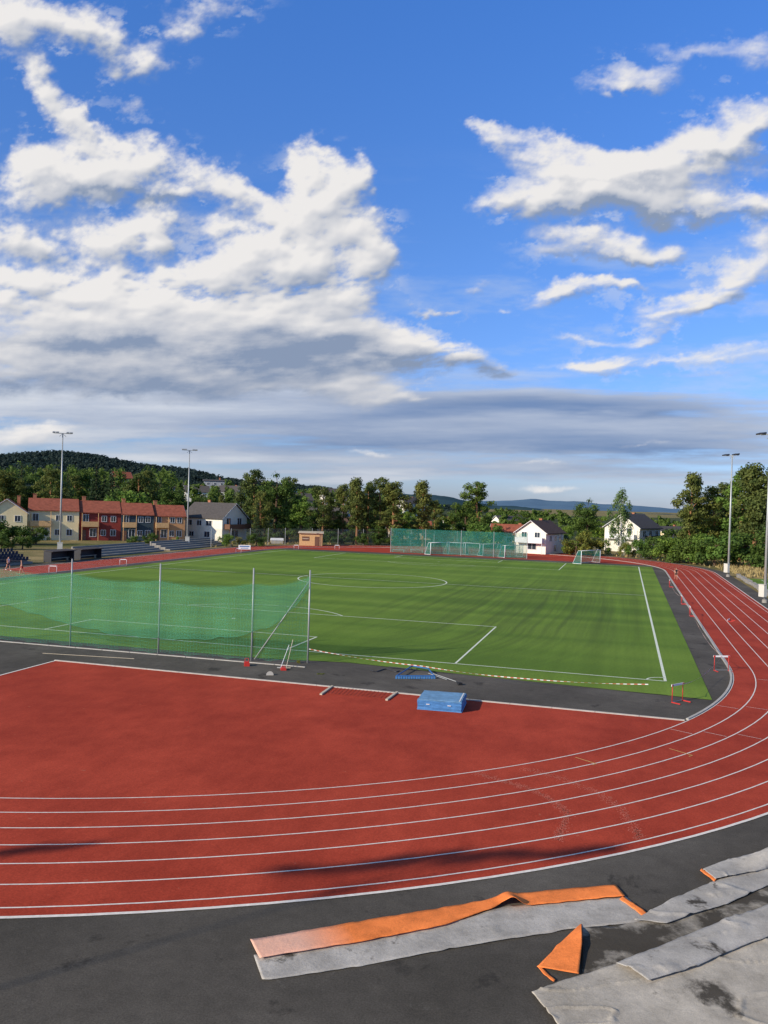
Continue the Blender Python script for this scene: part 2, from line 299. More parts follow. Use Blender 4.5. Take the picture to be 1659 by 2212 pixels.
# ------------------------------------------------------------ athletics ground (local frame: e across, d along)
D0,D1,R0_=6.7,91.1,36.3; LW=1.18; R1_=R0_+6*LW+.45
def stad(R,a0=0,n=48):
    pts=[]
    for i in range(n+1): t=math.pi*i/n; pts.append((R*math.cos(t),D1+R*math.sin(t)))
    for i in range(n+1): t=math.pi+math.pi*i/n; pts.append((R*math.cos(t),D0+R*math.sin(t)))
    pts.append(pts[0]); return pts
def ringstrip(mb,Ra,Rb,z):
    mb.strip([(x,y,z) for x,y in stad(Ra)],[(x,y,z) for x,y in stad(Rb)])
ap=[(-47,-75),(75,-75),(75,-6),(45.6,8),(45.6,D1)]+[(45.6*math.cos(math.pi*i/40),D1+45.6*math.sin(math.pi*i/40)) for i in range(1,40)]+[(-45.6,D1)]
tag(MB().quad(*[(x,y,0) for x,y in ap]).build('asphalt_apron',M['asphalt'],mw=FR),kind='structure')
tk=MB(); ringstrip(tk,R0_,R1_,.012)
arc=[]
a_s=math.atan2(-9-D0,math.sqrt(R0_**2-(9+D0)**2)); a_e=-math.pi/2-math.asin(1.3/R0_)
for i in range(41):
    t=a_s+(a_e-a_s)*i/40; arc.append((R0_*math.cos(t),D0+R0_*math.sin(t)))
dz=[(-1.3,-9)]+arc; tk.quad(*[(x,y,.012) for x,y in reversed(dz)])
farD=[(x,y) for x,y in [(R0_*math.cos(math.pi*i/60),D1+R0_*math.sin(math.pi*i/60)) for i in range(61)] if y>104]
tk.quad(*[(x,y,.012) for x,y in farD])
tag(tk.build('running_track',M['tartan'],mw=FR),kind='structure')
turfp=[(-34.4,-3.6),(9,-3.3),(14,-2.4),(34.3,-3.9),(34.4,99.5),(-34.4,99.5)]
tag(MB().quad(*[(x,y,.02) for x,y in turfp]).build('football_turf',M['turf'],mw=FR),kind='structure')
def pline(mb,pts,w,z,closed=False):
    P_=[Vector(p) for p in pts]; n=len(P_); A=[];B=[]
    for i in range(n):
        if closed: t=(P_[(i+1)%n]-P_[i-1])
        else: t=P_[min(i+1,n-1)]-P_[max(i-1,0)]
        t.normalize(); nn=Vector((-t.y,t.x))*w/2; A.append((P_[i].x+nn.x,P_[i].y+nn.y,z)); B.append((P_[i].x-nn.x,P_[i].y-nn.y,z))
    if closed: A.append(A[0]);B.append(B[0])
    mb.strip(B,A)
def seg(mb,a,b,w,z): 
    n=max(2,int((Vector(a)-Vector(b)).length/8)+2); pline(mb,[(a[0]+(b[0]-a[0])*i/(n-1),a[1]+(b[1]-a[1])*i/(n-1)) for i in range(n)],w,z)
M['track_line']=plain('lane_paint',(.78,.72,.64),.8,.18,7.); M['pitch_line']=plain('pitch_line_yarn',(.70,.74,.60),.9,.18,5.)
tl=MB()
for k in range(7): pline(tl,stad(R0_+k*LW,n=96)[:-1],.054,.018,True)
pline(tl,stad(R1_,n=96)[:-1],.11,.018,True)
pline(tl,[(-1.3,-29),(-1.3,-9.02)],.12,.018)
for t,k0,k1 in ((-.50,0,6),(-.33,0,6),(-.12,1,4)):
    for k in range(k0,k1): 
        tt=t+.02*k; pline(tl,[(q*math.cos(tt),D0+q*math.sin(tt)) for q in (R0_+k*LW+.1,R0_+(k+1)*LW-.1)],.03,.018)
tag(tl.build('track_markings',M['track_line'],mw=FR),kind='structure')
ym=MB()
for (a,b,c) in (((1243,1637),(1288,1651),(1280,1653)),((1446,1618),(1496,1633),(1488,1635))):
    A_,B_,C_=[FR.inverted()@G(*q) for q in (a,b,c)]; pline(ym,[(A_.x,A_.y),(B_.x,B_.y),(C_.x,C_.y)],.05,.022)
mk('yellow_paint',(.65,.4,.12),.7,.1); tag(ym.build('changeover_marks',M['yellow_paint'],mw=FR),kind='structure')
pl=MB(); hw=32.2; Lf=98.; w=.12; z=.026
for a,b in (((-hw,0),(hw,0)),((-hw,Lf),(hw,Lf)),((-hw,Lf/2),(hw,Lf/2)),((-hw,0),(-hw,Lf))): seg(pl,a,b,w,z)
seg(pl,(hw,0),(hw,Lf),.16,z)
for s,y0 in ((1,0),(-1,Lf)):
    for hw2,dp in ((20.16,16.5),(9.16,5.5)):
        seg(pl,(-hw2,y0),(-hw2,y0+s*dp),w,z); seg(pl,(hw2,y0),(hw2,y0+s*dp),w,z); seg(pl,(-hw2,y0+s*dp),(hw2,y0+s*dp),w,z)
    th=math.acos(5.5/9.15); pline(pl,[(9.15*math.sin(th*(i/12-1)),y0+s*(11+9.15*math.cos(th*(i/12-1)))) for i in range(25)],w,z)
    pline(pl,[(.12*math.cos(i),y0+s*11+.12*math.sin(i)) for i in range(7)],.12,z)
pline(pl,[(9.15*math.cos(2*math.pi*i/64),Lf/2+9.15*math.sin(2*math.pi*i/64)) for i in range(64)],.15,z,True)
for cx,cy,a in ((hw,0,math.pi/2),(-hw,0,0),(hw,Lf,math.pi),(-hw,Lf,-math.pi/2)): pline(pl,[(cx+math.cos(a+i*math.pi/16),cy+math.sin(a+i*math.pi/16)) for i in range(9)],.1,z)
tag(pl.build('pitch_markings',M['pitch_line'],mw=FR),kind='structure')
kp=[(R0_*math.cos(t),D0+R0_*math.sin(t)) for t in np.linspace(a_s+.01,0,14)]+[(R0_,y) for y in np.linspace(D0,D1,12)[1:]]+[(R0_*math.cos(t),D1+R0_*math.sin(t)) for t in np.linspace(0,math.pi,30)[1:]]+[(-R0_,y) for y in np.linspace(D1,D0,12)[1:]]
kb=MB()
for (x0,y0),(x1,y1) in zip(kp[:-1],kp[1:]):
    L=math.hypot(x1-x0,y1-y0); r=Vector(((x0+x1)/2,(y0+y1)/2)); kb.box((r.x*(1-.12/R0_),r.y,.03),(L,.12,.07),math.atan2(y1-y0,x1-x0))
for i in range(17): kb.box((-.35+2.0*i,-8.95,.025),(1.98,.11,.075))
for i in range(12): kb.box((-9.5+1.9*i,-5.15+.035*i,.02),(1.86,.09,.05),.018)
tag(kb.build('track_kerb',M['kerb_concrete'],mw=FR),kind='structure')
tag(MB().quad(*[(x,y,.01) for x,y in ((47.4,44),(85,44),(85,84),(47.4,84))]).build('small_pitch',M['turf'],mw=FR),kind='structure')
sp_=MB(); seg(sp_,(49,46),(49,82),.1,.016); seg(sp_,(49,82),(84,82),.1,.016); seg(sp_,(49,64),(84,64),.1,.016); tag(sp_.build('small_pitch_markings',M['pitch_line'],mw=FR),kind='structure')
mk('scuff',(.62,.17,.11),.9,.2)
for pts in ([(1030,1670),(1090,1688),(1150,1705),(1200,1733),(1225,1757),(1215,1790),(1203,1815)],[(1130,1660),(1210,1680),(1290,1712),(1340,1745),(1372,1790),(1380,1812)]):
    mb=MB()
    for (a,b) in zip(pts[:-1],pts[1:]):
        for q in range(220):
            t=random.random(); p=G(a[0]+(b[0]-a[0])*t+random.gauss(0,6),a[1]+(b[1]-a[1])*t+random.gauss(0,2.),.0165); r=random.uniform(.008,.036)
            an=random.random()*3; mb.quad(*[(p.x+r*k*math.cos(an+i*2.1),p.y+r*k*math.sin(an+i*2.1),p.z) for i,k in ((0,1),(1,.6),(2,1.6))])
    tag(mb.build('scuff_marks',M['scuff']),kind='structure')
# ------------------------------------------------------------ ball catch net, near
off=Vector(W(12,-3.4)); nf=empty('ball_catch_net',off,0,'tall green ball catch net on grey poles at the near end of the turf','net fence')
posts=[(-9.6,-4.8),(-3.5,-4.7),(2.7,-4.6),(8.7,-4.2),(12.0,-3.5)]; PH=5.5
def L_(p): return Vector(p)-off
for e,d in posts: MB().tube(L_(W(e,d,0)),L_(W(e,d,PH)),.05,.045,10).build('post',M['steel'],nf,True)
MB().tube(L_(W(8.9,-4.2,.1)),L_(W(12,-3.5,4.9)),.035,.035,8).build('brace',M['steel'],nf,True)
A=[];B=[];Cc=[];Dd=[]
for (a,b) in zip(posts[:-1],posts[1:]):
    n=12
    for i in range(n+(1 if b==posts[-1] else 0)):
        t=i/n; sag=4*t*(1-t); e=a[0]+(b[0]-a[0])*t; d=a[1]+(b[1]-a[1])*t; wv=.06*math.sin(e*2.3)
        tp=float(np.interp(e,[-9.6,-3.5,2.7,8.7,12],[4.75,4.6,4.45,4.55,5.1]))
        A.append(L_(W(e,d+wv,.08+.05*math.sin(e*5)))); B.append(L_(W(e,d+wv,tp+.06-.25*sag)))
        lowz=np.interp(e,[-9.6,-6,-3.5,0,3,6,8,10,11.3,12],[2.6,1.9,1.4,1.0,.95,1.15,1.45,2.2,3.4,4.6])
        Cc.append(L_(W(e,d-.12+wv,float(lowz)+.05*math.sin(e*3)+.03*math.sin(e*7.7)))); Dd.append(L_(W(e,d-.12+wv,tp-.28*sag)))
uvstrip('net',A,B,M['net_green'],nf); uvstrip('hanging_net',Cc,Dd,M['net_dense'],nf)
mk('net_rope',(.05,.2,.12),.9,.1)
ec=MB()
for P0,P1 in zip(Cc[:-1],Cc[1:]): ec.tube(P0,P1,.014,.014,4)
ec.build('edge_rope',M['net_rope'],nf)
for zz,rr_ in ((5.2,.008),(.12,.012)):
    cb=MB()
    for a,b in zip(posts[:-1],posts[1:]): cb.tube(L_(W(*a,zz)),L_(W(*b,zz)),rr_,rr_,4)
    cb.build('cable',M['dark_metal'],nf)
for (px,py,lb) in ((533,1438,'red plastic weight block at the foot of the braced net post'),(612,1447,'flat red plastic block lying right of the braced net post')):
    fl=.5 if px>600 else 1.
    t=empty('weight_block',G(px,py),.2,lb,'weight'); MB().box((0,0,.1*fl),(.3,.42,.2*fl)).box((0,.02,.22*fl),(.2,.26,.06)).build('block',M['red_plastic'],t)
    MB().tube((-.1,0,.25*fl),(-.1,.02,.42*fl),.015).tube((.1,0,.25*fl),(.1,.02,.42*fl),.015).tube((-.1,.02,.42*fl),(.1,.02,.42*fl),.015).build('handle',M['red_plastic'],t)
t=empty('rake',G(618,1444),0,'long wooden rake leaning on the net beside the last post','rake')
MB().tube((0,0,0.02),(.25,.9,1.5),.018).build('shaft',M['wood_pale'],t); MB().box((0,0,.04),(.5,.04,.05),.2).build('head',M['wood_pale'],t)
t=empty('rake',G(606,1444),0,'second rake with white shaft leaning left of the wooden one','rake')
MB().tube((0,0,0.02),(.35,.9,1.2),.016).build('shaft',M['white_plastic'],t); MB().box((0,0,.04),(.4,.04,.05),-.3).build('head',M['steel'],t)
def tape(pts,label,sag=.12):
    A=[];B=[]
    for (a,b) in zip(pts[:-1],pts[1:]):
        L=(Vector(b)-Vector(a)).length; n=max(6,int(L/1.2))
        for i in range(n):
            t=i/n; p=Vector(a).lerp(Vector(b),t); p.z-=sag*4*t*(1-t)*min(2.2,L/8)
            tw=.022*(.6+.4*math.cos(i*1.3)); p.z=max(p.z,.1); A.append(p+Vector((0,0,-tw))); B.append(p+Vector((0,.01*math.sin(i*1.7),tw)))
    return tag(uvstrip('barrier_tape',A,B,M['tape']),label,'tape')
hA=G(1463,1516); hB=G(1558,1449); hC=G(1490,1331); hD=G(1472,1305); hE=G(1446,1268)
tape([W(12,-3.5,.85),W(19,-3.6,.42),W(25,-4.2,.34),hA+Vector((-.2,0,.88))],'red and white tape strung from the net post along the goal end',.1)
tape([hA+Vector((.3,.1,.88)),hB+Vector((0,0,.88)),hC+Vector((0,0,.88)),hD+Vector((0,0,.88)),hE+Vector((0,0,.88))],'red and white tape strung between hurdles beside the inner track kerb',.25)
def hurdle(loc,rz,label,h=.88,group=None):
    t=empty('hurdle',loc,rz,label,'hurdle',group)
    for s in (-1,1):
        MB().tube((s*.45,0,.03),(s*.45,0,h-.04),.022).build('upright',M['red_plastic'] if h>.87 else M['white_plastic'],t,True)
        MB().box((s*.45,-.22,.03),(.05,.5,.045)).build('foot',M['red_plastic'],t)
    MB().tube((-.45,0,.05),(.45,0,.05),.014).build('base_bar',M['steel'],t)
    MB().box((0,0,h),(1.06,.03,.10)).build('bar',M['white_plastic'],t)
    for s in (-1,1): MB().box((s*.46,-.018,h),(.12,.006,.098)).build('bar_stripe',M['red_plastic'],t)
    return t
hurdle(hA,.65,'red and white hurdle holding the tape at the near right corner of the turf')
hurdle(hB,.1,'white barred hurdle standing on the dark strip at the near bend')
hurdle(hC,1.3,'hurdle beside the kerb, second up the right straight')
hurdle(hD,1.3,'hurdle beside the kerb, third up the right straight')
hurdle(hE,1.3,'farthest taped hurdle beside the right straight kerb')
hurdle(G(1574,1341),1.,'low white hurdle board lying in the lanes of the right straight',.12)
hurdle(G(114,1238),.1,'white hurdle on the left straight near the walkers',.85)
hurdle(G(266,1222),.1,'red hurdle standing on the left straight below the terrace',.85)
hurdle(G(515,1195),.1,'hurdle on the left straight below the white banner',.85)
hurdle(G(640,1187),.0,'hurdle on the far bend below the wooden hut',.85)
hurdle(G(728,1187),.0,'hurdle on the far bend right of the wooden hut',.85)
# landing mat
a=G(901,1533); b=G(993,1541); rz=math.atan2(b.y-a.y,b.x-a.x)+.02
t=empty('landing_mat',a,rz,'thick blue landing mat lying on the red runway','mat'); Lm,Wm,Hm=2.08,1.9,.5
def softbox(cx,cy,cz,sx,sy,sz,bev,name,mat,par,wob=.012):
    bm=bmesh.new(); bmesh.ops.create_cube(bm,size=1); bmesh.ops.scale(bm,vec=(sx,sy,sz),verts=bm.verts)
    bmesh.ops.subdivide_edges(bm,edges=bm.edges,cuts=5,use_grid_fill=True); 
    for v in bm.verts: v.co+=Vector([random.uniform(-wob,wob) for _ in range(3)])
    bmesh.ops.bevel(bm,geom=[e for e in bm.edges if e.calc_face_angle(0)>1.2],offset=bev,segments=2,affect='EDGES')
    bmesh.ops.translate(bm,vec=(cx,cy,cz),verts=bm.verts); me=bpy.data.meshes.new(name); bm.to_mesh(me); bm.free(); me.materials.append(mat)
    return obj(name,me,par)
softbox(Lm/2,Wm/2,Hm/2-.02,Lm,Wm,Hm-.04,.02,'mat_body',M['blue_canvas'],t)
softbox(Lm/2,Wm/2,Hm-.01,Lm-.04,Wm-.04,.05,.012,'top_cover',M['blue_top'],t,.006)
mk('blue_piping',(.12,.3,.55),.6,.1)
for zz in (.03,Hm-.05):
    pp=MB()
    for p,q in (((0,0),(Lm,0)),((Lm,0),(Lm,Wm)),((Lm,Wm),(0,Wm)),((0,Wm),(0,0))): pp.tube((*p,zz),(*q,zz),.012)
    pp.build('piping',M['blue_piping'],t)
MB().box((Lm-.12,Wm/2,Hm+.024),(.06,Wm*.94,.006)).build('tape_patch',M['cloth_white'],t)
for x in (.5,1.5): MB().box((x,-.02,Hm*.6),(.16,.03,.03)).build('handle',M['cloth_white'],t)
# pit grate with white boards
o0=G(693,1500); t=empty('pit_grate',o0,0,'red metal grating with two pale boards laid into the track','grate')
def gl(px,py,z=0.): return G(px,py)-o0+Vector((0,0,z))
gm=MB(); q=[gl(706,1499),gl(838,1511),gl(851,1497),gl(722,1485)]
for i in range(17):
    s=i/16; a=q[0].lerp(q[1],s); b=q[3].lerp(q[2],s); gm.tube(a+Vector((0,0,.03)),b+Vector((0,0,.03)),.010,.010,5)
for i in range(6):
    s=i/5; a=q[0].lerp(q[3],s); b=q[1].lerp(q[2],s); gm.tube(a+Vector((0,0,.035)),b+Vector((0,0,.035)),.010,.010,5)
mk('rust_red',(.30,.05,.03),.8,.2); gm.build('grating',M['rust_red'],t)
for a,b in (((693,1502),(718,1484)),((835,1514),(858,1497))):
    A_=gl(*a);B_=gl(*b); c=(A_+B_)/2; MB().box((c.x,c.y,.05),((B_-A_).length,.12,.07),math.atan2(B_.y-A_.y,B_.x-A_.x)).build('board',M['wood_pale'],t)
o=MB().tube(tuple(G(583,1458,.005)),tuple(G(583,1458,.02)),.2,.2,20).build('drain_cover',M['kerb_concrete']); tag(o,'round pale drain cover set in the asphalt left of the grating','drain cover')
# blue drag brush
p0=G(856,1460); t=empty('drag_brush',p0,0,'blue steel drag brush frame lying on the asphalt behind the mat','drag brush')
def dl(px,py,z=0.): v=G(px,py)-p0; v.z=z; return v
k=[dl(856,1466,.15),dl(938,1466,.15),dl(925,1452,.2),dl(890,1446,.2)]
fb=MB(); 
for a,b in ((0,1),(1,2),(2,3),(3,0)): fb.tube(k[a],k[b],.04)
fb.build('frame',M['blue_steel'],t)
bb=MB()
for i in range(16):
    c=k[0].lerp(k[1],i/15); bb.box((c.x,c.y-.03,.07),(.1,.09,.13))
bb.build('bristles',M['blue_canvas'],t)
MB().tube(dl(936,1463,.2),dl(985,1474,.05),.02).build('tow_bar',M['steel'],t); MB().tube(dl(925,1462,.2),dl(965,1470,.05),.015).build('tow_bar',M['steel'],t)
p0=G(820,1450); t=empty('drag_chain',p0,0,'thin black drag chain left of the blue brush','drag chain')
fb=MB()
for i in range(9): a=dl(800+i*7,1449+3*math.sin(i),.03); b=dl(807+i*7,1449+3*math.sin(i+1),.03); fb.tube(a,b,.03)
fb.build('chain',M['dark_metal'],t); MB().tube(dl(840,1444,.1),dl(900,1450,.1),.025).build('bar',M['dark_metal'],t)
o=MB().box(tuple(G(993,1477,.06)),(.22,.24,.12),.3).build('rubber_chock',M['black_rubber']); tag(o,'small black rubber block beside the end of the tow bar','block')
o=MB().tube(tuple(G(92,1411,.02)),tuple(G(290,1423,.02)),.014,.014,6).build('wooden_pole',M['wood_pale']); tag(o,'thin pale pole lying on the asphalt before the net','pole')
# ------------------------------------------------------------ fleece sheets in the foreground
def sheet(name,up,lo,mat,label,nx=90,ny=14,amp=.05,z0=.02,seed=1,cat='tarpaulin',kx=.7,bulge=None,parent=None,thick=.006,jag=2.,ridge=.5):
    def samp(pts,n):
        pts=[Vector(p) for p in pts]; L=[0]
        for a,b in zip(pts[:-1],pts[1:]): L.append(L[-1]+(b-a).length)
        t=np.linspace(0,L[-1],n); return np.interp(t,L,[p.x for p in pts]),np.interp(t,L,[p.y for p in pts])
    ux,uy=samp(up,nx); lx,ly=samp(lo,nx); V=[];
    for j in range(ny):
        s=j/(ny-1)
        for i in range(nx):
            jx=(vnoise(np.array(i*.3+.3),np.array(j*.2+3),seed+9)-.5)*(jag if j in (0,ny-1) or i in (0,nx-1) else 0)
            g_=G(ux[i]*(1-s)+lx[i]*s,uy[i]*(1-s)+ly[i]*s+float(jx)); V.append([g_.x,g_.y,0])
    V=np.array(V); n1=fbm(V[:,0]*kx+100,V[:,1]*kx+100,3,seed)
    cr=fbm(V[:,0]*.35+V[:,1]*.5+30,V[:,0]*.3-V[:,1]*.9+50,3,seed+5); cr=np.clip(1-np.abs(cr-.5)*30,0,1)
    V[:,2]=z0+amp*np.clip(n1-.35,0,1)+amp*ridge*cr
    if bulge is not None:
        ii=np.tile(np.arange(nx),ny)/(nx-1); jj=np.repeat(np.arange(ny),nx)/(ny-1); V[:,2]+=bulge(ii,jj)
    i=np.arange(ny-1)[:,None]*nx+np.arange(nx-1)[None]; Q=np.stack([i,i+nx,i+nx+1,i+1],-1).reshape(-1,4)
    o=obj(name,npmesh(name,V,Q,mat,True),parent)
    if label: tag(o,label,cat)
    sm=o.modifiers.new('Solid','SOLIDIFY'); sm.thickness=thick; sm.offset=1
    return o
ls=empty('fleece_strip',(0,0,0),0,'long grey fleece strip with a folded orange edge lying on the asphalt','tarpaulin')
sheet('grey_sheet',[(548,2066),(800,2026),(1000,1985),(1100,1958),(1352,1938)],[(566,2117),(600,2116),(800,2085),(1000,2046),(1240,2008),(1408,1990)],M['fleece_light'],None,130,12,.025,.015,3,parent=ls)
sheet('orange_fold',[(540,2034),(800,1990),(1000,1957),(1070,1943),(1095,1935),(1200,1926),(1330,1914)],[(561,2076),(800,2036),(960,2004),(1060,1968),(1085,1957),(1120,1964),(1350,1940)],M['orange_canvas'],None,130,8,.015,.04,9,parent=ls,bulge=lambda i,j:.14*np.exp(-((i-.70)/.025)**2)*(.5+j)+.02*j)
sheet('orange_hem',[(1346,1940),(1380,1962),(1411,1986)],[(1338,1946),(1370,1968),(1398,1990)],M['orange_canvas'],None,30,5,.02,.04,12,parent=ls)
sheet('fleece_sheet',[(1255,2002),(1330,2003),(1420,1975),(1500,1940),(1600,1903),(1700,1872)],[(1258,2116),(1330,2092),(1420,2060),(1500,2022),(1600,1985),(1700,1938)],M['fleece_black'],'blackened wet grey fleece sheet between the orange triangle and the big sheet',110,24,.02,.014,23)
sheet('fleece_sheet',[(1370,1992),(1450,1948),(1540,1910),(1620,1880),(1700,1850)],[(1440,2000),(1500,1978),(1570,1958),(1640,1925),(1720,1890)],M['fleece_light'],'upper wrinkled grey fleece sheet at the right edge below the track',100,14,.06,.05,35,ridge=.7)
sheet('fleece_sheet',[(1148,2146),(1250,2112),(1330,2088),(1450,2040),(1560,1995),(1760,1925)],[(1290,2330),(1400,2330),(1500,2320),(1600,2300),(1750,2290),(1900,2270)],M['fleece_dirty'],'largest dirty grey fleece sheet filling the bottom right corner',160,80,.05,.03,41,kx=.5,ridge=.7)
sheet('fleece_sheet',[(1330,2090),(1450,2042),(1560,1997),(1760,1927)],[(1400,2128),(1500,2098),(1600,2052),(1790,1985)],M['fleece_light'],'narrow grey fleece strip overlapping the top edge of the largest sheet',110,14,.045,.085,53,ridge=.8,bulge=lambda i,j:.05*np.sin(math.pi*j))
sheet('fleece_roll',[(1518,1886),(1560,1868),(1620,1853),(1700,1835)],[(1545,1908),(1590,1898),(1640,1888),(1720,1868)],M['fleece_light'],'rolled grey fleece edge with orange tip highest at the right border',80,14,.05,.1,47,bulge=lambda i,j:.26*np.sin(math.pi*j)*smooth((i-.3)/.5))
sheet('orange_strip',[(1516,1884),(1530,1893),(1548,1908)],[(1512,1889),(1526,1899),(1542,1912)],M['orange_canvas'],'short orange edging strip at the tip of the rolled fleece',20,4,.02,.1,3,cat='strip')
ot=empty('orange_flap',(0,0,0),0,'orange triangular canvas flap folded up beside the blackened fleece','tarpaulin')
sheet('flap',[(1256,1998),(1257,2050),(1250,2112)],[(1250,2002),(1205,2045),(1160,2092)],M['orange_canvas'],None,30,16,.03,.03,5,parent=ot,bulge=lambda i,j:.13*(1-j)*smooth((i)/.3)*(1-.7*i))
sheet('tail',[(1160,2090),(1176,2108),(1196,2124)],[(1168,2090),(1184,2106),(1200,2120)],M['orange_canvas'],None,16,4,.01,.03,6,parent=ot)
# ------------------------------------------------------------ masts
def mast(base,h,rz,label,dark=False):
    t=empty('floodlight_mast',base,rz,label,'floodlight mast','floodlight masts around the sports ground')
    MB().tube((0,0,0),(0,0,h),.17,.08,12).build('pole',M['steel'],t,True)
    MB().tube((-1.3,0,h-.05),(1.3,0,h-.05),.05).tube((-.5,0,h-.55),(0,0,h-.1),.03).tube((.5,0,h-.55),(0,0,h-.1),.03).build('crossarm',M['steel'],t)
    for x in (-1.25,-.75,.75,1.25):
        l=MB().box((x,-.3,h+.06),(.42,.62,.16),0,.25).box((x,0,h+.1),(.14,.2,.2)).build('floodlight',M['dark_metal'] if dark else M['steel'],t)
        MB().box((x,-.33,h-.045),(.34,.5,.02),0,.25).build('lamp_glass',M['lamp_glass'],l)
    MB().box((0,-.35,1.3),(.75,.4,1.3)).box((0,-.35,1.975),(.82,.48,.05)).build('cabinet',M['cabinet_cream'],t)
    MB().tube((0,0,0),(0,0,.35),.3,.28,10).build('footing',M['concrete'],t)
mast(P(129,1200,129).xy.to_3d(),18.9,.35,'tall grey floodlight mast rising before the cream and red terraced houses')
mast(P(404,1180,160).xy.to_3d(),18.6,.3,'grey floodlight mast rising before the white dark-roofed house')
mast(G(1573,1246),18.3,-1.2,'floodlight mast with cream cabinet right of the far straight',True)
mast(G(1652,1302),18.3,-1.2,'floodlight mast cut by the right edge of the picture',True)
# ------------------------------------------------------------ goals
def goal(loc,rz,label,w=5.,h=2.2,dp=1.6,net='net_far'):
    t=empty('football_goal',loc,rz,label,'goal','goals parked at the far end'); a=w/2
    for s in (-1,1): MB().tube((s*a,0,0),(s*a,0,h),.06,.06,8).build('goalpost',M['white_plastic'],t,True)
    MB().tube((-a,0,h),(a,0,h),.06).build('crossbar',M['white_plastic'],t,True)
    fb=MB()
    for s in (-1,1): fb.tube((s*a,0,.05),(s*a,dp,.05),.035).tube((s*a,0,h),(s*a,.6,h),.025).tube((s*a,.6,h),(s*a,dp,.05),.025)
    fb.tube((-a,dp,.05),(a,dp,.05),.035); fb.build('base_frame',M['white_plastic'],t)
    uvquads('net',[[(-a,dp,.05),(a,dp,.05),(a,.6,h),(-a,.6,h)],[(-a,.6,h),(a,.6,h),(a,0,h),(-a,0,h)],[(-a,0,0),(-a,dp,.05),(-a,.6,h),(-a,0,h)],[(a,0,0),(a,dp,.05),(a,.6,h),(a,0,h)]],M[net],t)
for px,py,rz,w,lb in ((950,1198,1.0,5,'leftmost white goal with green net before the far screen'),(985,1198,-.3,4,'second white goal from the left before the far screen'),(1018,1199,-.5,4,'middle white goal before the far green screen'),(1062,1201,.9,4.5,'fourth white goal from the left before the far screen'),(1110,1204,1.1,6,'rightmost of the goals crowded before the far screen'),(1276,1217,1.15,7.3,'separate goal with green net right of the white gabled house')):
    goal(G(px,py),rz-.28,lb,w,2.3)
goal(W(55,80.),-.28+math.pi,'goal with green net on the small pitch at the right edge',5,2.,1.5)
def netfence(pts,h,label,mat,name,cat,step=6.,postr=.05):
    o0=Vector(pts[0]); t=empty(name,o0,0,label,cat); n=0; A=[];B=[]
    for a,b in zip(pts[:-1],pts[1:]):
        a=Vector(a)-o0; b=Vector(b)-o0; k=max(1,round((b-a).length/step))
        for i in range(k+(1 if (b+o0-Vector(pts[-1])).length<.01 else 0)):
            p=a.lerp(b,i/k); MB().tube(p,p+Vector((0,0,h)),postr,postr,6).build('post',M['steel'],t); A.append(p+Vector((0,.02,.05))); B.append(p+Vector((0,.02,h-.1)))
    uvstrip('mesh',A,B,mat,t); return t
netfence([W(-14,107),W(0,106.5),W(12.5,106)],4.8,'long green ball catch screen behind the far end of the pitch',M['net_far'],'ball_catch_net','net fence')
netfence([W(-47,96),W(-40,116),W(-22,133),W(-2,140)],3.6,'thin grey wire fence outside the far left bend',M['wire'],'wire_fence','fence')
netfence([W(8,141),W(26,134),W(41,117)],3.6,'thin grey wire fence outside the far right bend',M['wire'],'wire_fence','fence')
netfence([W(52,92),W(70,92),W(88,92)],4.,'wire fence behind the small pitch at right',M['wire'],'wire_fence','fence')
for i in range(26):
    d=44+i*1.7; t=MB().box((0,0,.22),(random.uniform(.45,.6),random.uniform(1.2,1.6),random.uniform(.36,.5)),random.uniform(-.08,.08)).build('granite_block',M['stone'])
    t.matrix_world=FR@Matrix.Translation((46.4+random.uniform(-.1,.1),d,0)); tag(t,'rough granite block in the row edging the small pitch','stone block','granite blocks beside the right straight')
# ------------------------------------------------------------ left side: terrace, dugouts, seats
for i,(e0,d0,d1,n,lb) in enumerate(((-47.5,60,80,4,'grey concrete terrace steps beside the left straight, nearer part'),(-47.5,82,104,4,'grey concrete terrace steps beside the left straight, farther part'))):
    t=empty('concrete_terrace',W(e0,d0),TH,lb,'terrace')
    for k in range(n): MB().box((-.6-k*.95,(d1-d0)/2,.12+k*.15),(.9,d1-d0,.24+k*.3)).build('step',M['concrete'],t)
    MB().box((-n*.95-.3,(d1-d0)/2,.72),(.25,d1-d0,1.44)).build('back_wall',M['concrete'],t)
def dugout(e,d,label):
    t=empty('dugout',W(e,d),TH+math.pi/2,label,'dugout')
    MB().box((0,1.2,.75),(5,.08,1.5)).box((-2.46,.6,.75),(.08,1.2,1.5)).box((2.46,.6,.75),(.08,1.2,1.5)).build('shell',M['dark_metal'],t)
    MB().box((0,.5,1.55),(5.2,1.6,.08),0,.08).build('roof',M['dark_wall'],t); MB().box((0,.8,.45),(4.6,.4,.06)).box((-2,.8,.2),(.08,.3,.42)).box((2,.8,.2),(.08,.3,.42)).build('bench',M['wood_pale'],t)
dugout(-46,50.5,'dark dugout shelter nearest the seats on the left side'); dugout(-46,57,'dark dugout shelter next to the terrace on the left side')
t=empty('seating_stand',W(-46.5,33),TH,'small stand of dark blue seats at the left picture edge','stand')
for k in range(4):
    MB().box((-.5-k*.85,6,.15+k*.17),(.85,12,.3+k*.34)).build('tier',M['concrete'],t)
    for j in range(18): MB().box((-.45-k*.85,.4+j*.66,.55+k*.34),(.4,.46,.06)).box((-.66-k*.85,.4+j*.66,.75+k*.34),(.05,.46,.4)).build('seat',M['seat_blue'],t)
t=empty('banner_board',G(528,1189),.1,'small white banner board with blue bars of print beside the far left bend','banner'); MB().box((0,0,.6),(2.2,.04,.8)).build('board',M['white_plastic'],t)
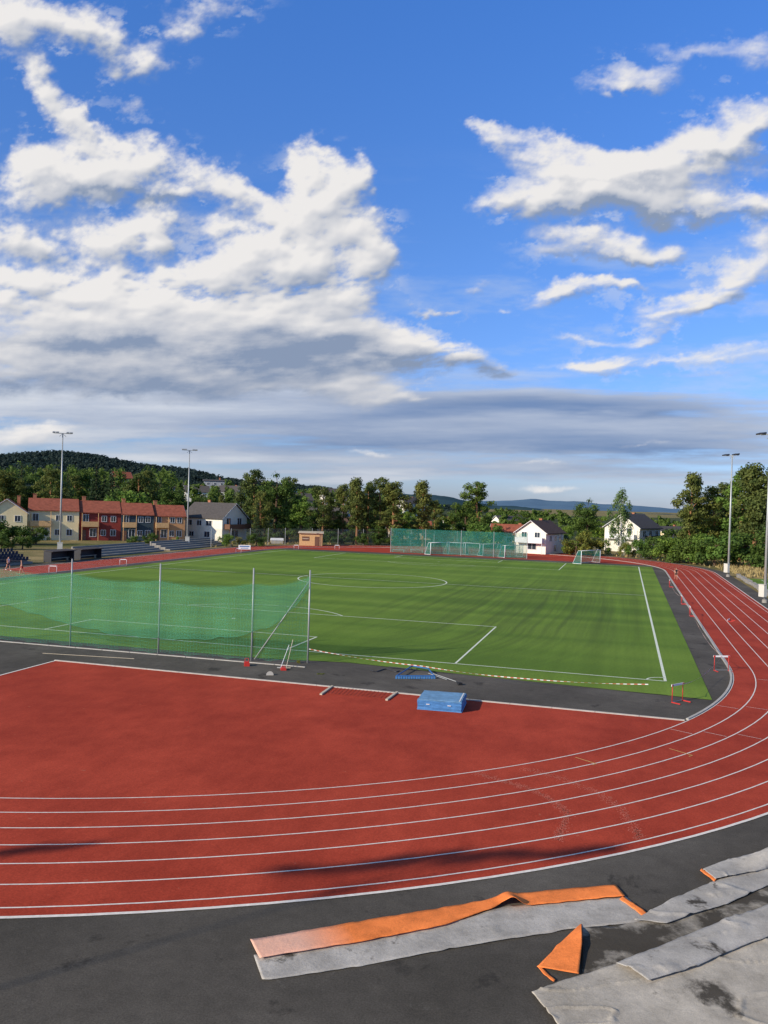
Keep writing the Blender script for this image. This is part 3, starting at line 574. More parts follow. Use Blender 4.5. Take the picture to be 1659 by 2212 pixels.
for zz,ww,hh in ((.75,1.8,.2),(.42,1.4,.12)): MB().box((0,-.025,zz),(ww,.004,hh)).build('print',M['blue_steel'],t)
for s in (-1,1): MB().tube((s*1.05,0.04,0),(s*1.05,.04,1.0),.03).build('leg',M['steel'],t)
# ------------------------------------------------------------ houses
def house(name,label,loc,rz,L,Wd,H,Rh,wall,roof,wins=(),balc=(),chim=(),ov=.45,cat='house',doors=(),trim='white_paint',group=None,tw=.1):
    t=empty(name,loc,rz,label,cat,group); a,b=L/2,Wd/2
    mb=MB(); v=[(-a,-b,-2.5),(a,-b,-2.5),(a,b,-2.5),(-a,b,-2.5),(-a,-b,H),(a,-b,H),(a,b,H),(-a,b,H),(-a,0,H+Rh),(a,0,H+Rh)]
    mb.v=v; mb.f=[(0,1,5,4),(2,3,7,6),(1,2,6,9,5),(3,0,4,8,7)]; mb.build('wall',M[wall],t)
    rr=MB(); sl=Rh/b; th=.18
    for s in (-1,1):
        e0=(b+ov); z0=H-ov*sl
        if ov<.1: e0=b+.4; z0=H-.4*sl
        P1=[(-a-ov,s*e0,z0+.03),(a+ov,s*e0,z0+.03),(a+ov,0,H+Rh+.03),(-a-ov,0,H+Rh+.03)]; P2=[(x,y,z+th) for x,y,z in P1]
        n=len(rr.v); rr.v+=P1+P2; rr.f+=[tuple(n+i for i in q) for q in ((0,1,2,3),(4,7,6,5),(0,4,5,1),(1,5,6,2),(3,2,6,7),(0,3,7,4))]
    ro=rr.build('roof',M[roof],t)
    for (x,y,hh) in chim: MB().box((x,y,H+Rh*.6+hh/2),(.7,.6,hh+.8)).box((x,y,H+Rh*.6+hh+.43),(.84,.74,.1)).build('chimney',M['brick'],ro)
    for s in (-1,1):
        vb=MB()
        for q in (-1,1): vb.tube((s*(a+ov+.01),q*(b+ov),H-ov*sl+.1),(s*(a+ov+.01),0,H+Rh+.1),.07,.07,4)
        if ov>.1: vb.build('bargeboard',M[trim],t)
    def fp(face,u,z,off): return {'f':(u,-b-off,z),'r':(a+off,u,z),'l':(-a-off,-u,z)}[face]
    def fb(mb,face,u,z,w,h,th,off):
        c=fp(face,u,z,off); mb.box(c,(w,th,h) if face=='f' else (th,w,h)); return mb
    for (fc,u,z,w,h) in wins:
        fr=MB(); fb(fr,fc,u,z+h/2+tw/2,w+2*tw,tw,.1,.03); fb(fr,fc,u,z-h/2-tw/2,w+2*tw,tw,.12,.04); fb(fr,fc,u-w/2-tw/2,z,tw,h,.1,.03); fb(fr,fc,u+w/2+tw/2,z,tw,h,.1,.03); fb(fr,fc,u,z,.06,h,.08,.04)
        fo=fr.build('window',M[trim],t); fb(MB(),fc,u,z,w,h,.04,.01).build('pane',M['glass_dark'],fo)
    for (fc,u,w) in doors:
        do=fb(MB(),fc,u,1.05,w,2.1,.08,.03).build('door',M['brown_wall'],t); fb(MB(),fc,u+w*.35,1.05,.06,.14,.05,.09).build('handle',M['steel'],do)
    for (fc,u,z,w,dp,mt) in balc:
        bo=MB(); c=fp(fc,u,z,dp/2+.02); bo.box(c,(w,dp,.15) if fc=='f' else (dp,w,.15))
        c=fp(fc,u,z+.55,dp); bo.box(c,(w,.07,.95) if fc=='f' else (.07,w,.95))
        for s in (-1,1):
            c=fp(fc,u+s*(w/2-.04),z+.55,dp/2+.02); bo.box(c,(.07,dp-.1,.95) if fc=='f' else (dp-.1,.07,.95))
            p=fp(fc,u+s*(w/2-.06),0,dp-.1); bo.tube((p[0],p[1],0),(p[0],p[1],H-.15),.06,.06,6)
        bo.build('balcony',M[mt],t)
    return t
fa=Vector((P(-30,1100,165).x,165)); fbv=Vector((P(401,1100,180).x,180)); fd=(fbv-fa).normalized(); fn=Vector((-fd.y,fd.x)); fr_=math.atan2(fd.y,fd.x)
def onf(px):
    k=ray(px,1120); s=k.x/k.y
    tt=(s*fa.y-fa.x)/(fd.x-s*fd.y); return fa+fd*tt
rows=[(60,171,'cream_wall','cream terraced house with a wooden balcony, left of the red one',.15,0),(172,262,'red_wall','dark red terraced house between the cream and blue ones',-.1,.35),(262,333,'blue_wall','dark blue terraced house between the red and orange ones',-.35,.1),(333,401,'orange_wall','orange terraced house at the right end of the red-roofed row',-.6,.45)]
for p0,p1,wm,lb,dh,dn in rows:
    A0=onf(p0);A1=onf(p1); L=(A1-A0).length; c=(A0+A1)/2+fn*(4.5+dn); q=L/2
    wins=[('f',q*.62,4.5,.9,1.1),('f',q*.18,4.5,.9,1.1),('f',q*.62,1.6,1.0,1.2),('f',q*.15,1.6,.9,1.1),('f',-q*.7,4.6,1.0,1.4),('f',-q*.35,1.6,1.2,1.6),('r',0,4.5,1.1,1.2)]
    house('terraced_house',lb,(c.x,c.y,0),fr_,L-.04,9,5.9+dh,2.2,wm,'tile_red',wins,[('f',-q*.5,2.9,L*.40,1.3,'wood_tan')],[(-q*.75,.3,1.5)],ov=.02 if p1<400 else .3,doors=[('f',-q*.8,.95)],tw=.07)
A0=onf(-30);A1=onf(59); c=(A0+A1)/2+fn*3.2; q=(A1-A0).length
house('terraced_house','cream gabled end house of the red-roofed row at the left edge',(c.x,c.y,0),fr_-math.pi/2+math.pi,10.,q,5.4,2.6,'cream_wall','tile_red',[('l',-1.,4.3,1.,1.1),('l',2.,4.3,1.,1.1),('l',-1.,1.6,1.,1.1),('l',2.,1.6,1.,1.1)],[],[(2.5,-2.,1.4)],ov=.35,tw=.07)
p=P(463,1163,190); house('white_house','white two storey house with dark roof right of the terraced row',(p.x,p.y,0),-.5,11.5,8.6,5.2,3.1,'white_wall','tile_dark',[('f',-3.6,3.9,1.3,1.1),('f',-.8,3.9,1.3,1.1),('f',2.,3.9,1.6,1.1),('f',-3,1.4,1.3,1.),('f',1.5,1.4,1.5,1.2),('r',-2.2,4.2,1.4,1.8),('r',1.6,4.2,1.4,1.8),('r',0,1.5,2.4,1.8)],[('r',0,2.8,7.6,1.7,'brown_wall')],[(-2,.5,1.5)])
p=P(1166,1188,176); house('white_house','white gabled house with dark roof behind the far goals',(p.x,p.y,0),.98,9.5,6.6,4.4,2.3,'white_wall','tile_brown',[('l',-1.5,3.9,1.1,1.),('l',1.4,3.9,1.1,1.),('l',0.3,1.5,1.8,1.2),('f',-2.4,3.2,1.2,1.1),('f',.2,3.2,1.2,1.1),('f',2.8,3.2,1.2,1.1),('f',0,1.2,1.4,1.2)],[('l',0,2.3,6.0,1.3,'white_paint')],[(1,0.3,1.0)])
p=P(1366,1180,196); house('white_house','large white house with dark roof beside the birch',(p.x,p.y,0),.85,11.5,8.6,5.6,2.9,'white_wall','tile_dark',[('l',-2.,4.8,1.2,1.2),('l',1.8,4.8,1.2,1.2),('l',0,2.,1.8,1.3),('f',-3.4,4.2,1.5,1.3),('f',0,4.2,1.5,1.3),('f',3.4,4.2,1.5,1.3),('f',1,1.6,2.,1.5)],[('f',1.,2.8,8.,1.5,'dark_wall'),('l',0,3.,7.,1.2,'white_paint')],[(1.5,.6,1.2)])
HS=[(465,1037,420,.2,11,8,5,.6,'grey_wall','tile_dark','dark flat-roofed block on the wooded slope above the white house'),
(500,1050,380,-.4,12,8,4.5,2.5,'grey_wall','tile_dark','grey house on the slope right of the dark block'),
(425,1050,360,.3,10,8,4.,2.5,'white_wall','tile_dark','low white house with dark roof left of the dark block'),
(262,1020,430,.6,9,8,6.5,3,'brown_wall','tile_red','brick-brown house among the trees above the terraced row'),
(385,1042,430,.5,9,7,4.5,2.5,'brown_wall','tile_dark','brown house on the slope above the orange terraced house'),
(640,1066,350,.4,12,8,5,2.6,'tan_wall','tile_dark','tan house with dark roof behind the dense dark tree'),
(618,1052,420,-.3,10,8,5,2.6,'white_wall','tile_dark','white house on the ridge left of the light green tree'),
(722,1056,400,.3,13,8,5,2.4,'white_wall','tile_dark','white and dark house on the slope between the pines left of centre'),
(712,1095,260,-.2,12,8,4,2.6,'grey_wall','tile_dark','grey house low behind the shrubs left of centre'),
(740,1118,225,.2,13,8,3.4,2.4,'dark_wall','tile_brown','brown roofed low house behind the fence near the hut'),
(885,1075,380,.7,12,8,5,2.6,'white_wall','tile_dark','white house on the slope left of the slender centre pine'),
(885,1126,225,.1,11,8,3.2,2.3,'tan_wall','tile_red','low red tiled house behind the left end of the far screen'),
(1000,1118,300,.3,14,8,3.6,2.4,'white_wall','tile_red','long low white house with red roof behind the far screen'),
(1092,1115,330,.5,9,8,4.,2.6,'white_wall','tile_dark','small white house with dark roof left of the dark round tree'),
(1106,1134,215,-.3,10,8,3.2,2.3,'tan_wall','tile_red','low reddish roofed house left of the white gabled house'),
(1448,1138,240,.4,10,8,3.6,2.2,'cream_wall','tile_dark','cream house half hidden behind the right hedge')]
for px,py,Y,rz,L,Wd,H,Rh,wm,rm,lb in HS:
    p=P(px,py,Y); z=p.z-H-Rh
    wins=[('f',u*L,zz,1.2,1.2) for u in (-.3,0,.3) for zz in (H-1.4,)]+[('l',0,H-1.4,1.2,1.1),('r',0,H-1.4,1.2,1.1)]
    house('village_house',lb,(p.x,p.y,z),rz,L,Wd,H,Rh,wm,rm,wins,[],[(L*.2,.4,1.)])
p=G(671,1179); t=empty('wooden_hut',p,.05,'small tan wooden hut beside the far bend left of centre','hut')
MB().box((0,1.6,1.35),(4.9,3.2,2.7)).build('wall',M['wood_tan'],t); MB().box((0,1.5,2.82),(5.4,3.8,.16),0,.05).build('roof',M['wood_pale'],t)
MB().box((1.3,-.03,1.0),(.9,.06,1.95)).build('door',M['brown_wall'],t); s_=MB().box((-1.1,-.03,1.5),(1.5,.06,.9)).build('hatch',M['brown_wall'],t); MB().box((-1.1,-.075,1.5),(1.3,.02,.12)).build('hatch_bar',M['wood_pale'],s_)
p=G(598,1174); t=empty('storage_tent',p,.2,'low pale storage tent left of the wooden hut','tent'); MB().prism([(-1.3,-.8),(1.3,-.8),(1.3,.8),(-1.3,.8)],0,.7).build('wall',M['kerb_concrete'],t)
rf=MB(); rf.v=[(-1.4,-.9,.7),(1.4,-.9,.7),(1.4,.9,.7),(-1.4,.9,.7),(-1.4,0,1.2),(1.4,0,1.2)]; rf.f=[(0,1,5,4),(2,3,4,5),(1,2,5),(3,0,4),(3,2,1,0)]; rf.build('roof',M['cloth_white'],t)
for px,lb in ((860,'left low concrete bench on the far bend'),(900,'right low concrete bench on the far bend')):
    t=empty('bench',G(px,1193),-.05,lb,'bench'); MB().box((0,0,.5),(2.6,.5,.12)).build('seat',M['kerb_concrete'],t)
    for s in (-1,1): MB().box((s*1.1,0,.22),(.18,.4,.44)).build('leg',M['kerb_concrete'],t)
# ------------------------------------------------------------ trees
def treeproto(kind,seed):
    r=random.Random(seed); cs=[];rs=[]; tb=MB(); bark='bark'
    if kind=='pine':
        bark='pine_bark'; bx,by=r.uniform(-.04,.04),r.uniform(-.03,.03); n=r.randint(25,32)
        for i in range(n):
            h=.28+.68*(i/(n-1))**.9; sp=.19*math.sin(math.pi*min(1,(h-.14)/.92))**.75*r.uniform(.2,1.15); a=i*2.4+r.random(); cs.append((bx*h+sp*math.cos(a),by*h+sp*math.sin(a),h)); q=r.uniform(.05,.10); rs.append((q,q,q*r.uniform(.5,.85)))
        pts=[(0,0,-.05),(bx*.4+.008,by*.4,.4),(bx*.7-.008,by*.7,.7),(bx,by,.95)]; rd=[.02,.014,.010,.003]; nl,sz=6200,.012
    elif kind=='broad':
        n=34
        for i in range(n):
            a=r.uniform(0,6.28); u=r.uniform(-1,1); q=r.uniform(.45,1.08); cs.append((.23*q*math.sqrt(1-u*u)*math.cos(a),.23*q*math.sqrt(1-u*u)*math.sin(a),.54+.37*u*q)); q=r.uniform(.06,.12); rs.append((q,q,q*.75))
        pts=[(0,0,-.05),(.01,0,.25),(0,.01,.5),(0,0,.8)]; rd=[.032,.024,.015,.004]; nl,sz=6200,.0128
    elif kind=='birch':
        bark='birch_bark'; n=30
        for i in range(n):
            h=.2+.77*i/(n-1); sp=.17*math.sin(math.pi*min(.97,(h-.1)/.92))**.8*r.uniform(.3,1.1); a=i*2.4+r.random(); cs.append((sp*math.cos(a),sp*math.sin(a),h-.02)); q=r.uniform(.045,.075); rs.append((q*.8,q*.8,q*1.5))
        pts=[(0,0,-.05),(.01,0,.3),(0,0,.6),(.01,0,.93)]; rd=[.018,.013,.008,.002]; nl,sz=4200,.011
    elif kind=='spruce':
        n=26
        for i in range(n):
            h=.1+.86*i/(n-1); sp=.17*(1-h)+.01; a=i*2.4; cs.append((sp*.6*math.cos(a),sp*.6*math.sin(a),h)); rs.append((sp*.8+.015,sp*.8+.015,.04))
        pts=[(0,0,-.05),(0,0,.3),(0,0,.6),(0,0,.97)]; rd=[.02,.014,.009,.002]; nl,sz=3400,.013
    elif kind=='lone':  # off-view shadow caster: crown stretched flat, trunk thinned to suit its shadow
        for i in range(14):
            x=-.2+.4*i/13; cs.append((x,x*.22+r.uniform(-.012,.012),.935+r.uniform(-.006,.006))); q=r.uniform(.6,1.2)*(1-.6*abs(x)/.2); rs.append((.028,.018*q,.007*q+.003))
        pts=[(0,0,-.05),(0,0,.3),(0,0,.6),(0,0,.93)]; rd=[.004,.003,.002,.001]; nl,sz=230,.010
    else: # bush
        n=18
        for i in range(n):
            a=r.uniform(0,6.28); q=r.uniform(.1,.6); cs.append((q*math.cos(a),q*math.sin(a),r.uniform(.15,.82)*(1.1-q*.5))); q=r.uniform(.12,.25); rs.append((q,q,q*.8))
        pts=[(0,0,-.05),(.02,0,.2),(0,.02,.4),(0,0,.7)]; rd=[.05,.035,.02,.005]; nl,sz=2600,.032
    for i in range(3): tb.tube(pts[i],pts[i+1],rd[i],rd[i+1],8)
    for c in cs[::2]:
        h=max(.12,c[2]-.09); tb.tube((pts[2][0]*min(1,h/.7),pts[2][1]*min(1,h/.7),h),c,{'bush':.015,'lone':.0015}.get(kind,.006),.001,5)
    me=bpy.data.meshes.new('trunk'); me.from_pydata(tb.v,[],tb.f); me.materials.append(M[bark]); V,Q=leaves(cs,rs,nl,sz,seed); return me,V,Q
PR={}
def hash_(s): return sum(ord(c)*(i+3) for i,c in enumerate(s))
def crownmesh(kind,var,lm):
    if (kind,var) not in PR: PR[(kind,var)]=treeproto(kind,hash_(kind)+var*7)
    k=(kind,var,lm)
    if k not in PR: PR[k]=npmesh('crown',PR[(kind,var)][1],PR[(kind,var)][2],M[lm])
    return PR[(kind,var)][0],PR[k]
NAME={'pine':'pine_tree','broad':'broadleaf_tree','birch':'birch_tree','spruce':'spruce_tree','bush':'shrub'}
tc=0
def tree(kind,lm,px,Y,top,ws,label,group=None):
    global tc; tc+=1
    p=P(px,1100,Y); z=tz(p.x,p.y)-.1; h=P(px,top,Y).z-z; a,b=crownmesh(kind,tc%4,lm)
    t=empty(NAME[kind],(p.x,p.y,z),random.uniform(0,6.28),label,'shrub' if kind=='bush' else 'tree',group); t.scale=(h*ws,h*ws,h)
    obj('trunk' if kind!='bush' else 'stem',a,t); obj('crown' if kind!='bush' else 'foliage',b,t); return t
T=[('spruce','spruce',520,205,1033,1,'narrow dark conifer just right of the white house roof'),('pine','pine',547,195,1013,1,'tall pine left of the dense broad tree'),
('broad','broad',597,192,1013,.95,'large dense dark green tree behind the storage tent'),('pine','pine',628,205,1030,.9,'pine rising behind the right side of the dense tree'),
('broad','light',652,192,1062,1.15,'bright light green tree above the wooden hut'),('pine','pine',697,192,1050,1.2,'spreading pine right of the light green tree'),
('spruce','spruce',573,215,1040,1,'dark conifer filling the gap behind the dense tree'),('pine','pine',742,200,1045,.9,'pine left of the paired pines'),
('pine','pine',772,188,1034,1.05,'left of the two paired pines left of centre'),('pine','pine',797,196,1040,.9,'right of the two paired pines left of centre'),
('pine','pine',822,192,1030,1.,'tall pine left of the widest centre pine'),('pine','pine',850,188,1040,1.3,'widest pine just left of the far green screen'),
('pine','pine',915,190,1040,1.1,'slender open pine rising alone above the far green screen'),('broad','broad',985,215,1079,1.2,'rounded dark tree behind the far screen, left one'),
('broad','broad',1007,205,1077,1,'rounded dark tree behind the far screen, right one'),('pine','broad',1034,195,1040,1.1,'tall dark pine with rounded head behind the far screen'),
('bush','light',1035,192,1122,1.2,'pale green bushy shrub behind the far screen'),('broad','broad',1122,260,1100,1.3,'small dark round tree left of the white gabled house'),
('broad','broad',1270,205,1072,1.05,'dark round crowned tree between the two white houses'),('birch','birch',1342,182,1060,1.1,'light green birch before the large white house'),
('pine','pine',1492,172,1024,1.,'pine with open head left of the right group'),('broad','broad',1512,195,1060,1.2,'dark broad tree behind the leftmost right-hand pine'),
('pine','pine',1545,176,1048,1.3,'low spreading pine left of the right mast'),('pine','light',1600,168,1018,1.2,'tall light pine right of the far right mast'),
('pine','pine',1632,160,1004,1.1,'tallest pine at the right picture edge'),('pine','pine',1672,158,1003,1.1,'pine cut by the right picture edge'),('pine','pine',1575,188,1040,1.1,'pine behind the far right mast'),
('broad','light',1225,225,1125,1.3,'small green tree hidden between the white gabled house and the round tree'),('broad','broad',1000,240,1095,1.3,'dark tree behind the rounded pair'),
('spruce','spruce',655,230,1055,1,'dark conifer behind the light green tree'),('broad','broad',622,190,1120,1.3,'small dark tree left of the wooden hut'),
('broad','broad',720,210,1088,1.3,'dark tree between the spreading pine and the paired pines'),('broad','light',870,210,1095,1.3,'green tree behind the left end of the far screen'),
('broad','broad',790,215,1080,1.3,'dark leafy tree behind the paired pines'),('pine','pine',940,220,1080,1.1,'smaller pine right of the slender open pine'),
('broad','broad',765,190,1125,1.3,'low dark tree right of the wooden hut'),('broad','broad',820,188,1120,1.4,'low dark tree at the foot of the widest pine'),('spruce','spruce',556,186,1090,1.,'short dark conifer at the foot of the tall pine'),
('pine','pine',563,188,1060,.9,'shorter pine in front of the tall pine beside the white house'),
('broad','broad',960,200,1118,1.4,'low dark tree behind the middle of the far screen'),('broad','light',1075,205,1128,1.3,'low green tree behind the right end of the far screen'),
('broad','broad',680,215,1080,1.3,'dark leafy tree behind the spreading pine'),('broad','broad',905,205,1112,1.4,'low dark tree at the foot of the slender open pine'),
('broad','broad',1615,180,1055,1.3,'dark leafy tree behind the tallest right-hand pine'),('broad','broad',1560,190,1075,1.3,'dark leafy tree behind the low spreading pine'),('broad','light',1300,215,1110,1.3,'green tree left of the large white house')]
for k,lm,px,Y,top,ws,lb in T: tree(k,lm,px,Y,top,ws,lb)
r=random.Random(4)
for i,(px,top) in enumerate([(-15,1000),(12,1008),(45,992),(75,1012),(108,1003),(145,1012),(178,996),(207,990),(240,1003),(285,1005),(320,1010),(345,1022),(372,1030),(30,1022),(95,1020),(130,1022),(160,1018),(225,1015),(265,1040),(300,1015),(395,1040),(430,1052),(480,1062),(505,1052)]):
    k=('broad','pine','spruce')[i%3] if px not in (207,45) else 'spruce'
    tree(k,{'broad':'broad','pine':'pine','spruce':'spruce'}[k],px,r.uniform(215,290),top+8,1.25 if k!='spruce' else 1.1,'dark tree in the wood rising behind the red-roofed terraced houses','trees in the wood behind the terraced houses')
tree('bush','light',300,200,1052,1.,'light green bushy tree poking above the red terraced roofs')
def mass():
    r=np.random.default_rng(3); Vs=[]
    for i in range(300):
        px=r.uniform(-150,1250) if i%5 else r.uniform(1200,1750); Y=r.uniform(250,620); x=(px-CX)/f_*Y; z=tz(x,Y); h=r.uniform(6,10) if px>380 else r.uniform(9,14)
        if px>850: h=r.uniform(4,7)
        v,q=leaves([(x+r.uniform(-2,2),Y+r.uniform(-2,2),z+h*t) for t in (.3,.5,.7,.85)],[(h*.3,h*.3,h*.25),(h*.32,h*.32,h*.2),(h*.25,h*.25,h*.2),(h*.13,h*.13,h*.16)],420,.55,int(r.integers(1e6))); Vs.append(v)
    V=np.concatenate(Vs); return npmesh('woodland',V,np.arange(len(V)).reshape(-1,4),M['broad'])
tag(obj('woodland',mass()),'dark mass of trees covering the slopes behind the houses','woodland',kind='stuff')
SH=[(12,150,1122,1.2,'broad'),(45,152,1128,1.2,'broad'),(-20,150,1125,1.2,'broad'),(80,155,1135,1.,'broad'),(5,138,1150,1.2,'broad'),(50,140,1152,1.1,'broad'),(290,160,1152,.9,'broad'),(325,162,1148,.9,'broad'),(385,165,1158,.8,'light'),(490,165,1148,1.,'light'),(520,168,1155,.9,'yellow'),(555,170,1150,1.1,'broad'),
(585,186,1140,1.,'broad'),(625,190,1128,1.,'broad'),(715,186,1140,1.2,'broad'),(745,188,1145,1.1,'broad'),(785,186,1150,1.,'broad'),(815,188,1145,1.1,'broad'),(845,188,1150,1.,'broad'),
(1248,170,1150,1.,'yellow'),(1275,172,1145,1.,'yellow'),(1300,175,1158,.9,'light'),(1235,172,1160,.9,'light'),(1385,168,1160,1.,'light'),(1410,165,1158,1.1,'broad'),(1440,160,1150,1.1,'broad'),(1465,158,1150,1.1,'light'),(1495,155,1152,1.1,'broad'),(1520,152,1150,1.1,'light'),(1548,150,1155,1.1,'broad'),(1590,150,1140,1.1,'light'),(1625,148,1145,1.1,'broad'),(1660,145,1140,1.1,'broad'),(1360,170,1165,.8,'yellow'),(1475,185,1128,1.1,'broad'),(1530,180,1120,1.1,'light'),(1580,175,1110,1.1,'broad'),(1640,170,1100,1.1,'broad'),(950,205,1135,1.3,'broad'),(1060,190,1140,1.,'broad'),(1215,185,1150,.9,'broad')]
for px,Y,top,ws,lm in SH:
    if px<100: lb,gr='dark green shrub at the left edge below the terraced houses','shrubs at the left edge'
    elif px<420: lb,gr='low shrub in the gardens of the terraced houses','garden shrubs of the terraced houses'
    elif px<860: lb,gr='shrub in the dark hedge behind the far left bend','shrubs behind the far left bend'
    elif px<1310: lb,gr='shrub in the gardens of the white houses behind the far goals','shrubs behind the far goals'
    else: lb,gr='shrub in the thick hedge behind the far right bend','hedge shrubs behind the far right bend'
    tree('bush',lm,px,Y,top,ws,lb,gr)
tree('bush','yellow',655,49,1424,.6,'small yellowing weed growing at the foot of the last net post')
tree('bush','yellow',700,46.,1449,.8,'low dry weed on the asphalt right of the last net post').scale=(.5,.5,.18)
# unseen trees added to shade the near lanes; crowns flattened to shape the shadow
for x,y,h,sc_,lb in ((-34.4,-2.9,21.2,1.,'unseen slender tree, crown shaped to shade the lanes, left behind the viewpoint'),(-45.9,-3.2,21.2,.34,'unseen slender tree, crown shaped to shade the lanes, farther left behind the viewpoint')):
    a,b=crownmesh('lone',1,'pine'); t=empty('pine_tree',(x,y,0),0.,lb,'tree'); t.scale=(h*sc_,h*sc_*(1.6 if sc_<1 else 1.),h); obj('trunk',a,t); obj('crown',b,t)
def tufts():
    r=np.random.default_rng(9); V=[]
    for i in range(9000):
        if i%2: e=r.uniform(-60,90); d=r.uniform(96,150)
        else: e=r.uniform(46,95); d=r.uniform(85,125)
        if e*e+(d-D1)**2<46.5**2 and d>D1-1: continue
        if abs(e)<46.5 and d<=D1: continue
        w=W(e,d); 
        if w.y>186: continue
        h=r.uniform(.25,.7); a=r.uniform(0,6.28); q=.22; V+=[(w.x-q*math.cos(a),w.y-q*math.sin(a),0),(w.x+q*math.cos(a),w.y+q*math.sin(a),0),(w.x+r.uniform(-.2,.2),w.y,h)]
    V=np.array(V); return npmesh('dry_grass',V,np.arange(len(V)).reshape(-1,3),M['straw'])
tag(obj('dry_grass',tufts()),'tall straw coloured grass on the banks beyond the track','grass',kind='stuff')
# ------------------------------------------------------------ people
def skinmesh(name,vs,es,rs,mat,par,sub=2):
    me=bpy.data.meshes.new(name); me.from_pydata(vs,es,[]); me.materials.append(mat); o=obj(name,me,par); md=o.modifiers.new('Skin','SKIN'); md.use_smooth_shade=True
    sv=me.skin_vertices[0].data
    for i,q in enumerate(rs): sv[i].radius=(q,q); sv[i].use_root=(i==0)
    ss=o.modifiers.new('Sub','SUBSURF'); ss.levels=sub; ss.render_levels=sub; return o
def person(loc,rz,label,stride,shirt,shorts,arm=.3,lean=.05):
    t=empty('person',loc,rz,label,'person'); v=[(0,0,.95),(0,-lean*.5,1.15),(0,-lean,1.36),(0,-lean*1.1,1.48),(0,-lean*1.2-.01,1.57),(0,-lean*1.2-.01,1.68)]; rr=[.13,.12,.14,.055,.085,.075]; e=[(0,1),(1,2),(2,3),(3,4),(4,5)]
    def add(p,q,par): v.append(p); rr.append(q); e.append((par,len(v)-1)); return len(v)-1
    for s in (-1,1):
        sw=s*stride; h=add((s*.1,0,.88),.1,0); k=add((s*.11,-.16*sw-.06,.5+.03*abs(stride)),.062,h); an=add((s*.11,-.34*sw+.03,.1+ (.12*stride if s<0 else 0)),.04,k); add((s*.12,-.34*sw-.15,.04+(.12*stride if s<0 else 0)),.035,an)
        sh=add((s*.19,-lean,1.41),.058,2); el=add((s*.25,-lean+.22*sw*arm,1.13),.042,sh); wr=add((s*.22,-lean-.2*arm+.25*sw*arm,.93+.25*arm),.03,el); pm=add((s*.22,-lean-.26*arm+.27*sw*arm,.86+.26*arm),.032,wr)
        b=Vector(v[pm])
        for i in range(4): c=add(tuple(b+Vector((s*.002,-.03+.018*i,-.06))),.009,pm); add(tuple(b+Vector((-s*.012,-.03+.018*i,-.09-.01*(i in(1,2))))),.008,c)
        c=add(tuple(b+Vector((-s*.01,-.05,-.01))),.011,pm); add(tuple(b+Vector((-s*.015,-.07,-.04))),.009,c)
    skinmesh('body',v,e,rr,M['skin'],t)
    skinmesh('shirt',[v[1],v[2],(0,-lean*1.05,1.43),(.18,-lean,1.41),(-.18,-lean,1.41),(0,-.005,.98)],[(0,1),(1,2),(1,3),(1,4),(0,5)],[.135,.158,.08,.078,.078,.14],M[shirt],t)
    kk=[i for i,p in enumerate(v) if abs(p[2]-.88)<.001]; kn=[i+1 for i in kk]
    mid=[tuple((Vector(v[a])+Vector(v[b]))/2) for a,b in zip(kk,kn)]
    skinmesh('shorts',[v[0],v[kk[0]],mid[0],v[kk[1]],mid[1]],[(0,1),(1,2),(0,3),(3,4)],[.145,.115,.09,.115,.09],M[shorts],t)
    hd=v[5]; skinmesh('hair',[(hd[0],hd[1]+.03,hd[2]-.02),(hd[0],hd[1]+.02,hd[2]+.04)],[(0,1)],[.085,.075],M['hair_dark'],t)
    for s in (-1,1):
        a=[i for i,q in enumerate(rr) if q==.035 and v[i][0]*s>0][0]; b=[x for x,y in e if y==a][0]; skinmesh('shoe',[(v[b][0],v[b][1]+.03,v[a][2]+.01),(v[a][0],v[a][1]-.03,v[a][2])],[(0,1)],[.05,.045],M['cloth_white' if shirt=='cloth_white' else 'black_rubber'],t)
person(G(1460,1253),TH+.2,'person in black clothes walking in the right straight lanes',.5,'cloth_black','cloth_black')
person(G(17,1233),1.2,'person in a white shirt walking on the left straight at the picture edge',.8,'cloth_white','cloth_black')
person(G(47,1241),-1.2,'person in a dark shirt stepping forward right of the white shirted one',.7,'cloth_black','cloth_red')
